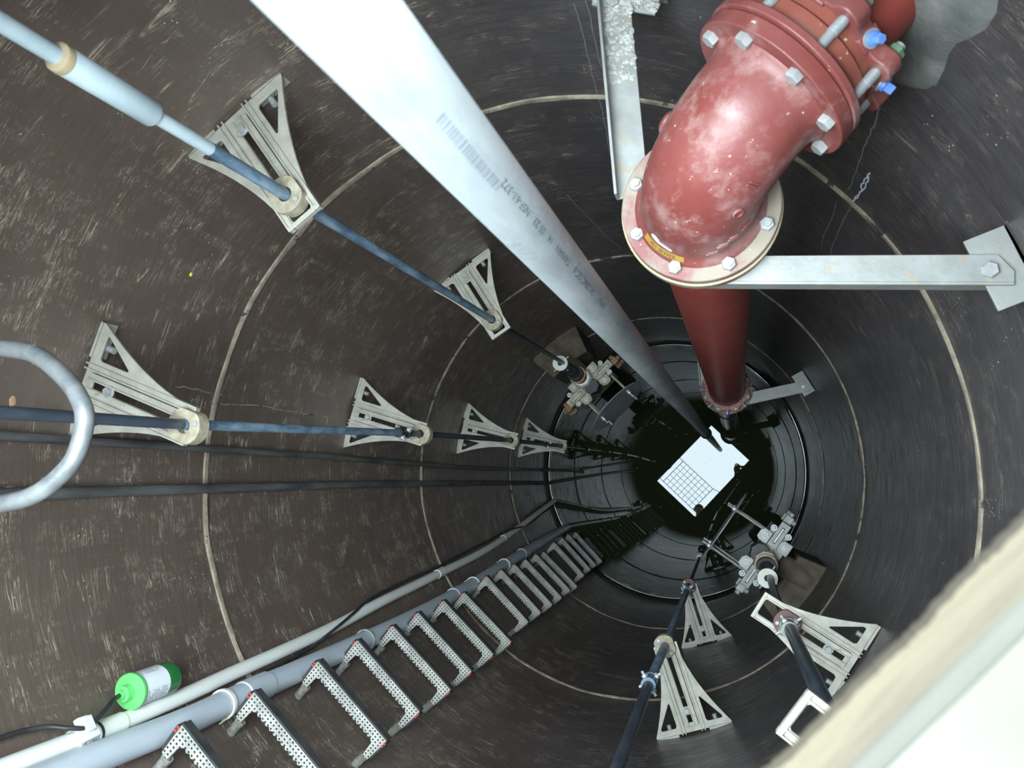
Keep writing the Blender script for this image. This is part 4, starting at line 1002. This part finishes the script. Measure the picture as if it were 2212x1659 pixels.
# ------------------------------------------------------------------ the two people looking in from above
M['skin'] = mottled('skin', (0.42, 0.22, 0.15), (0.50, 0.28, 0.20), 8, 0.5, bmp=0.02)
M['hair'] = mottled('dark_brown_hair', (0.03, 0.018, 0.010), (0.06, 0.035, 0.02), 40, 0.6)
M['navy'] = mottled('navy_cloth', (0.015, 0.02, 0.045), (0.03, 0.04, 0.075), 20, 0.9)
M['hivis'] = mottled('yellow_green_cloth', (0.42, 0.55, 0.04), (0.50, 0.62, 0.06), 12, 0.8)
M['denim'] = mottled('dark_denim', (0.02, 0.03, 0.06), (0.05, 0.065, 0.11), 30, 0.9)
M['boot'] = mottled('brown_boot_leather', (0.07, 0.04, 0.02), (0.12, 0.07, 0.04), 14, 0.6)
def skin_mesh(name, mat, parent, nodes, edges, root_i=0, sub=2):
    me = bpy.data.meshes.new(name); me.from_pydata([n_[0] for n_ in nodes], edges, []); me.update()
    me.materials.append(M[mat])
    o = bpy.data.objects.new(name, me); COL.objects.link(o); o.parent = parent
    sk = o.modifiers.new('skin', 'SKIN'); sk.use_smooth_shade = True; sk.branch_smoothing = 0.4
    if not me.skin_vertices: me.attributes.new('skin', 'FLOAT', 'POINT') if False else None
    for i, sv in enumerate(me.skin_vertices[0].data):
        r = nodes[i][1]; sv.radius = (r, r) if isinstance(r, (int, float)) else r; sv.use_root = (i == root_i)
    ss = o.modifiers.new('subsurf', 'SUBSURF'); ss.levels = sub; ss.render_levels = sub
    return o
def lerp(a, b, t): return tuple(a[i] + (b[i] - a[i]) * t for i in range(3))
def person(loc, rz, J, top, legs, label, sleeve=True, cap=None):
    root = empty('person', loc, rz); root.scale = (1 / S,) * 3; tag(root, label, 'person', None)
    nodes = []; edges = []
    def add(p, r, par=None):
        nodes.append((tuple(p), r)); i = len(nodes) - 1
        if par is not None: edges.append((par, i))
        return i
    pel = add(J['pelvis'], 0.115)
    sp = add(lerp(J['pelvis'], J['chest'], 0.5), 0.115, pel); ch = add(J['chest'], 0.135, sp)
    nk = add(J['neck'], 0.055, ch); h0 = add(lerp(J['neck'], J['head'], 0.55), 0.065, nk); h1 = add(J['head'], (0.078, 0.092), h0)
    hd = Vector(J['head']) - Vector(J['neck']); hd.normalize(); h2 = add(Vector(J['head']) + hd * 0.085, 0.070, h1)
    arms = {}
    for s_ in (-1, 1):
        k = 'R' if s_ > 0 else 'L'
        sh = add(J['sh' + k], 0.062, ch); el_ = add(J['el' + k], 0.043, add(lerp(J['sh' + k], J['el' + k], 0.5), 0.050, sh))
        wr = add(J['wr' + k], 0.028, add(lerp(J['el' + k], J['wr' + k], 0.4), 0.040, el_))
        hdv = Vector(J['hand' + k]); wv = Vector(J['wr' + k]); d = hdv.normalized(); up = Vector(J.get('palm' + k, (0, 0, 1))); lat = d.cross(up).normalized()
        pm = add(wv + d * 0.055, (0.036, 0.018), wr)
        for q, (off, ln) in enumerate(((-0.030, 0.062), (-0.010, 0.075), (0.010, 0.070), (0.030, 0.055))):
            a = wv + d * 0.088 + lat * off; f1 = add(a, 0.010, pm); b = a + d * ln * 0.5 - up * 0.008; f2 = add(b, 0.009, f1)
            add(b + d * ln * 0.25 - up * ln * 0.40, 0.008, f2)
        t1 = add(wv + d * 0.030 - lat * 0.036 * s_, 0.012, pm); add(wv + d * 0.065 - lat * 0.055 * s_ - up * 0.015, 0.009, t1)
        arms[k] = (J['sh' + k], J['el' + k], J['wr' + k])
        hp_ = add(J['hip' + k], 0.090, pel); kn = add(J['kn' + k], 0.058, add(lerp(J['hip' + k], J['kn' + k], 0.5), 0.078, hp_))
        an = add(J['an' + k], 0.038, add(lerp(J['kn' + k], J['an' + k], 0.4), 0.054, kn))
        add((J['an' + k][0], J['an' + k][1] + 0.13, 0.035), 0.032, add((J['an' + k][0], J['an' + k][1] + 0.02, 0.045), 0.036, an))
    body = skin_mesh('body', 'skin', root, nodes, edges)
    # clothing
    def cloth(name, mat, spec):
        nn = []; ee = []
        for (p, r, par) in spec:
            nn.append((tuple(p), r))
            if par is not None: ee.append((par, len(nn) - 1))
        return skin_mesh(name, mat, root, nn, ee)
    cs = [(J['pelvis'], 0.135, None), (lerp(J['pelvis'], J['chest'], 0.5), 0.138, 0), (J['chest'], 0.162, 1), (lerp(J['chest'], J['neck'], 0.62), 0.105, 2), (lerp(J['chest'], J['neck'], 0.95), 0.070, 3)]
    for k in 'LR':
        b0 = len(cs); cs.append((J['sh' + k], 0.088, 3)); cs.append((lerp(J['sh' + k], J['el' + k], 0.6), 0.066, b0))
        if sleeve: cs.append((J['el' + k], 0.058, b0 + 1)); cs.append((lerp(J['el' + k], J['wr' + k], 0.85), 0.042, b0 + 2))
    cloth('jacket', top, cs)
    ls = [(J['pelvis'], 0.118, None)]
    for k in 'LR':
        b0 = len(ls); ls.append((lerp(J['hip' + k], J['kn' + k], 0.12), 0.100, 0)); ls.append((lerp(J['hip' + k], J['kn' + k], 0.5), 0.092, b0)); ls.append((J['kn' + k], 0.074, b0 + 1)); ls.append((lerp(J['kn' + k], J['an' + k], 0.9), 0.060, b0 + 2))
    cloth('trousers', legs, ls)
    for k in 'LR':
        a = Vector(J['an' + k]); nn = [((a.x, a.y, a.z + 0.06), 0.055), ((a.x, a.y, a.z), 0.056), ((a.x, a.y + 0.03, 0.052), 0.052), ((a.x, a.y + 0.16, 0.045), 0.044)]
        skin_mesh('boot', 'boot', root, nn, [(0, 1), (1, 2), (2, 3)])
    # face: looking direction given
    look = Vector(J['look']).normalized(); hc = Vector(J['head']) + hd * 0.02; upv = (hd - look * hd.dot(look)).normalized(); lt = look.cross(upv)
    fm = Matrix(((lt.x, upv.x, look.x), (lt.y, upv.y, look.y), (lt.z, upv.z, look.z))).to_4x4(); fm = Matrix.Translation(hc) @ fm
    MB().path([fm @ Vector((0, 0.015, 0.080)), fm @ Vector((0, -0.01, 0.098)), fm @ Vector((0, -0.022, 0.092))], 0.012, 10, 3).build('nose', 'skin', body)
    MB().path([fm @ Vector((-0.024, -0.055, 0.078)), fm @ Vector((0, -0.053, 0.086)), fm @ Vector((0.024, -0.055, 0.078))], 0.005, 8, 3).build('mouth', 'red_dot', body)
    for s_ in (-1, 1):
        MB().lathe([(0.002, -0.009), (0.008, -0.005), (0.010, 0), (0.008, 0.005), (0.002, 0.009)], 12, fm @ Matrix.Translation((s_ * 0.032, 0.018, 0.070))).build('eye', 'paper', body)
        MB().path([fm @ Vector((s_ * 0.080, 0.025, 0.0)), fm @ Vector((s_ * 0.094, 0.0, -0.006)), fm @ Vector((s_ * 0.082, -0.03, 0.002))], 0.011, 8, 3).build('ear', 'skin', body)
    prof = [(0.092 * math.cos(a), 0.100 * math.sin(a)) for a in [PI / 2 * i / 8 for i in range(-1, 9)]]
    MB().lathe([(max(r, 0.001), z) for r, z in prof], 28, fm @ Matrix.Translation((0, 0.020, -0.012)) @ Matrix.Rotation(-PI / 2 - 0.25, 4, 'X')).build('cap' if cap else 'hair', cap or 'hair', root)
    return root
nrm2 = Vector((0.729, -0.684)); lat2 = Vector((-0.684, -0.729))
camxy = Vector((0.5827, 0.0222))
O1 = camxy + nrm2 * 0.56
rz1 = math.atan2(-nrm2.y, -nrm2.x) - PI / 2
J1 = dict(pelvis=(0, -0.14, 0.45), chest=(0, 0.04, 0.74), neck=(0, 0.14, 0.90), head=(0, 0.20, 1.02), look=(0, 0.75, -0.65),
          shL=(-0.19, 0.10, 0.85), elL=(-0.26, 0.30, 0.64), wrL=(-0.10, 0.46, 0.46), handL=(0.55, 0.45, -0.25), shR=(0.19, 0.10, 0.85), elR=(0.25, 0.28, 0.62), wrR=(0.085, 0.47, 0.455), handR=(-0.35, 0.75, -0.2),
          hipL=(-0.10, -0.15, 0.43), knL=(-0.20, 0.24, 0.48), anL=(-0.17, 0.0, 0.09), hipR=(0.10, -0.15, 0.43), knR=(0.20, 0.24, 0.48), anR=(0.17, 0.0, 0.09))
person(Vector((O1.x / S, O1.y / S, 9.018)), rz1, J1, 'navy', 'denim', 'person in a dark jacket crouching at the hatch edge holding a phone over the pit', True, None)
# phone just behind the lens
pf = Vector((-cz.x, -cz.y, -cz.z)); fwd = Vector((cam.matrix_world.to_3x3() @ Vector((0, 0, -1))))
pc = Vector((0.7164, 0.0273, 9.463)) - fwd * 0.022
ph = empty('phone', pc); tag(ph, 'black phone held out over the hatch by the crouching person', 'phone')
pm_ = fwd.to_track_quat('Z', 'Y').to_matrix().to_4x4()
tw = Vector((nrm2.x, nrm2.y, 0)); yy = (tw - fwd * tw.dot(fwd)).normalized(); xx = yy.cross(fwd).normalized()
pm_ = Matrix(((xx.x, yy.x, fwd.x), (xx.y, yy.y, fwd.y), (xx.z, yy.z, fwd.z))).to_4x4()
MB().box(-0.045, 0.045, -0.02, 0.165, -0.006, 0.006, pm_).build('case', 'ink_dark', ph, bevel=0.003)
MB().box(-0.041, 0.041, -0.016, 0.161, -0.0072, -0.0062, pm_).build('screen', 'black', ph)

O2 = Vector((-0.165, -1.34))
J2 = dict(pelvis=(0, -0.10, 0.90), chest=(0, 0.20, 1.17), neck=(0, 0.38, 1.27), head=(0, 0.50, 1.25), look=(0.1, 0.35, -0.93),
          shL=(-0.19, 0.29, 1.22), elL=(-0.27, 0.22, 0.93), wrL=(-0.20, 0.27, 0.68), handL=(0.1, 0.35, -0.93), shR=(0.19, 0.29, 1.22), elR=(0.27, 0.22, 0.93), wrR=(0.20, 0.27, 0.68), handR=(-0.1, 0.35, -0.93),
          palmL=(0, -0.9, -0.3), palmR=(0, -0.9, -0.3),
          hipL=(-0.10, -0.10, 0.87), knL=(-0.14, 0.12, 0.50), anL=(-0.16, -0.02, 0.09), hipR=(0.10, -0.10, 0.87), knR=(0.14, 0.12, 0.50), anR=(0.16, -0.02, 0.09))
person(Vector((O2.x / S, O2.y / S, 9.002)), -0.06, J2, 'hivis', 'denim', 'person in yellow-green jacket bending over the hatch corner, head mirrored in the water', True, None)

# ------------------------------------------------------------------ to metres
for o in list(scn.objects):
    if o.parent is None and o.type in ('MESH', 'EMPTY'):
        o.location = Vector(o.location) * S; o.scale = Vector(o.scale) * S
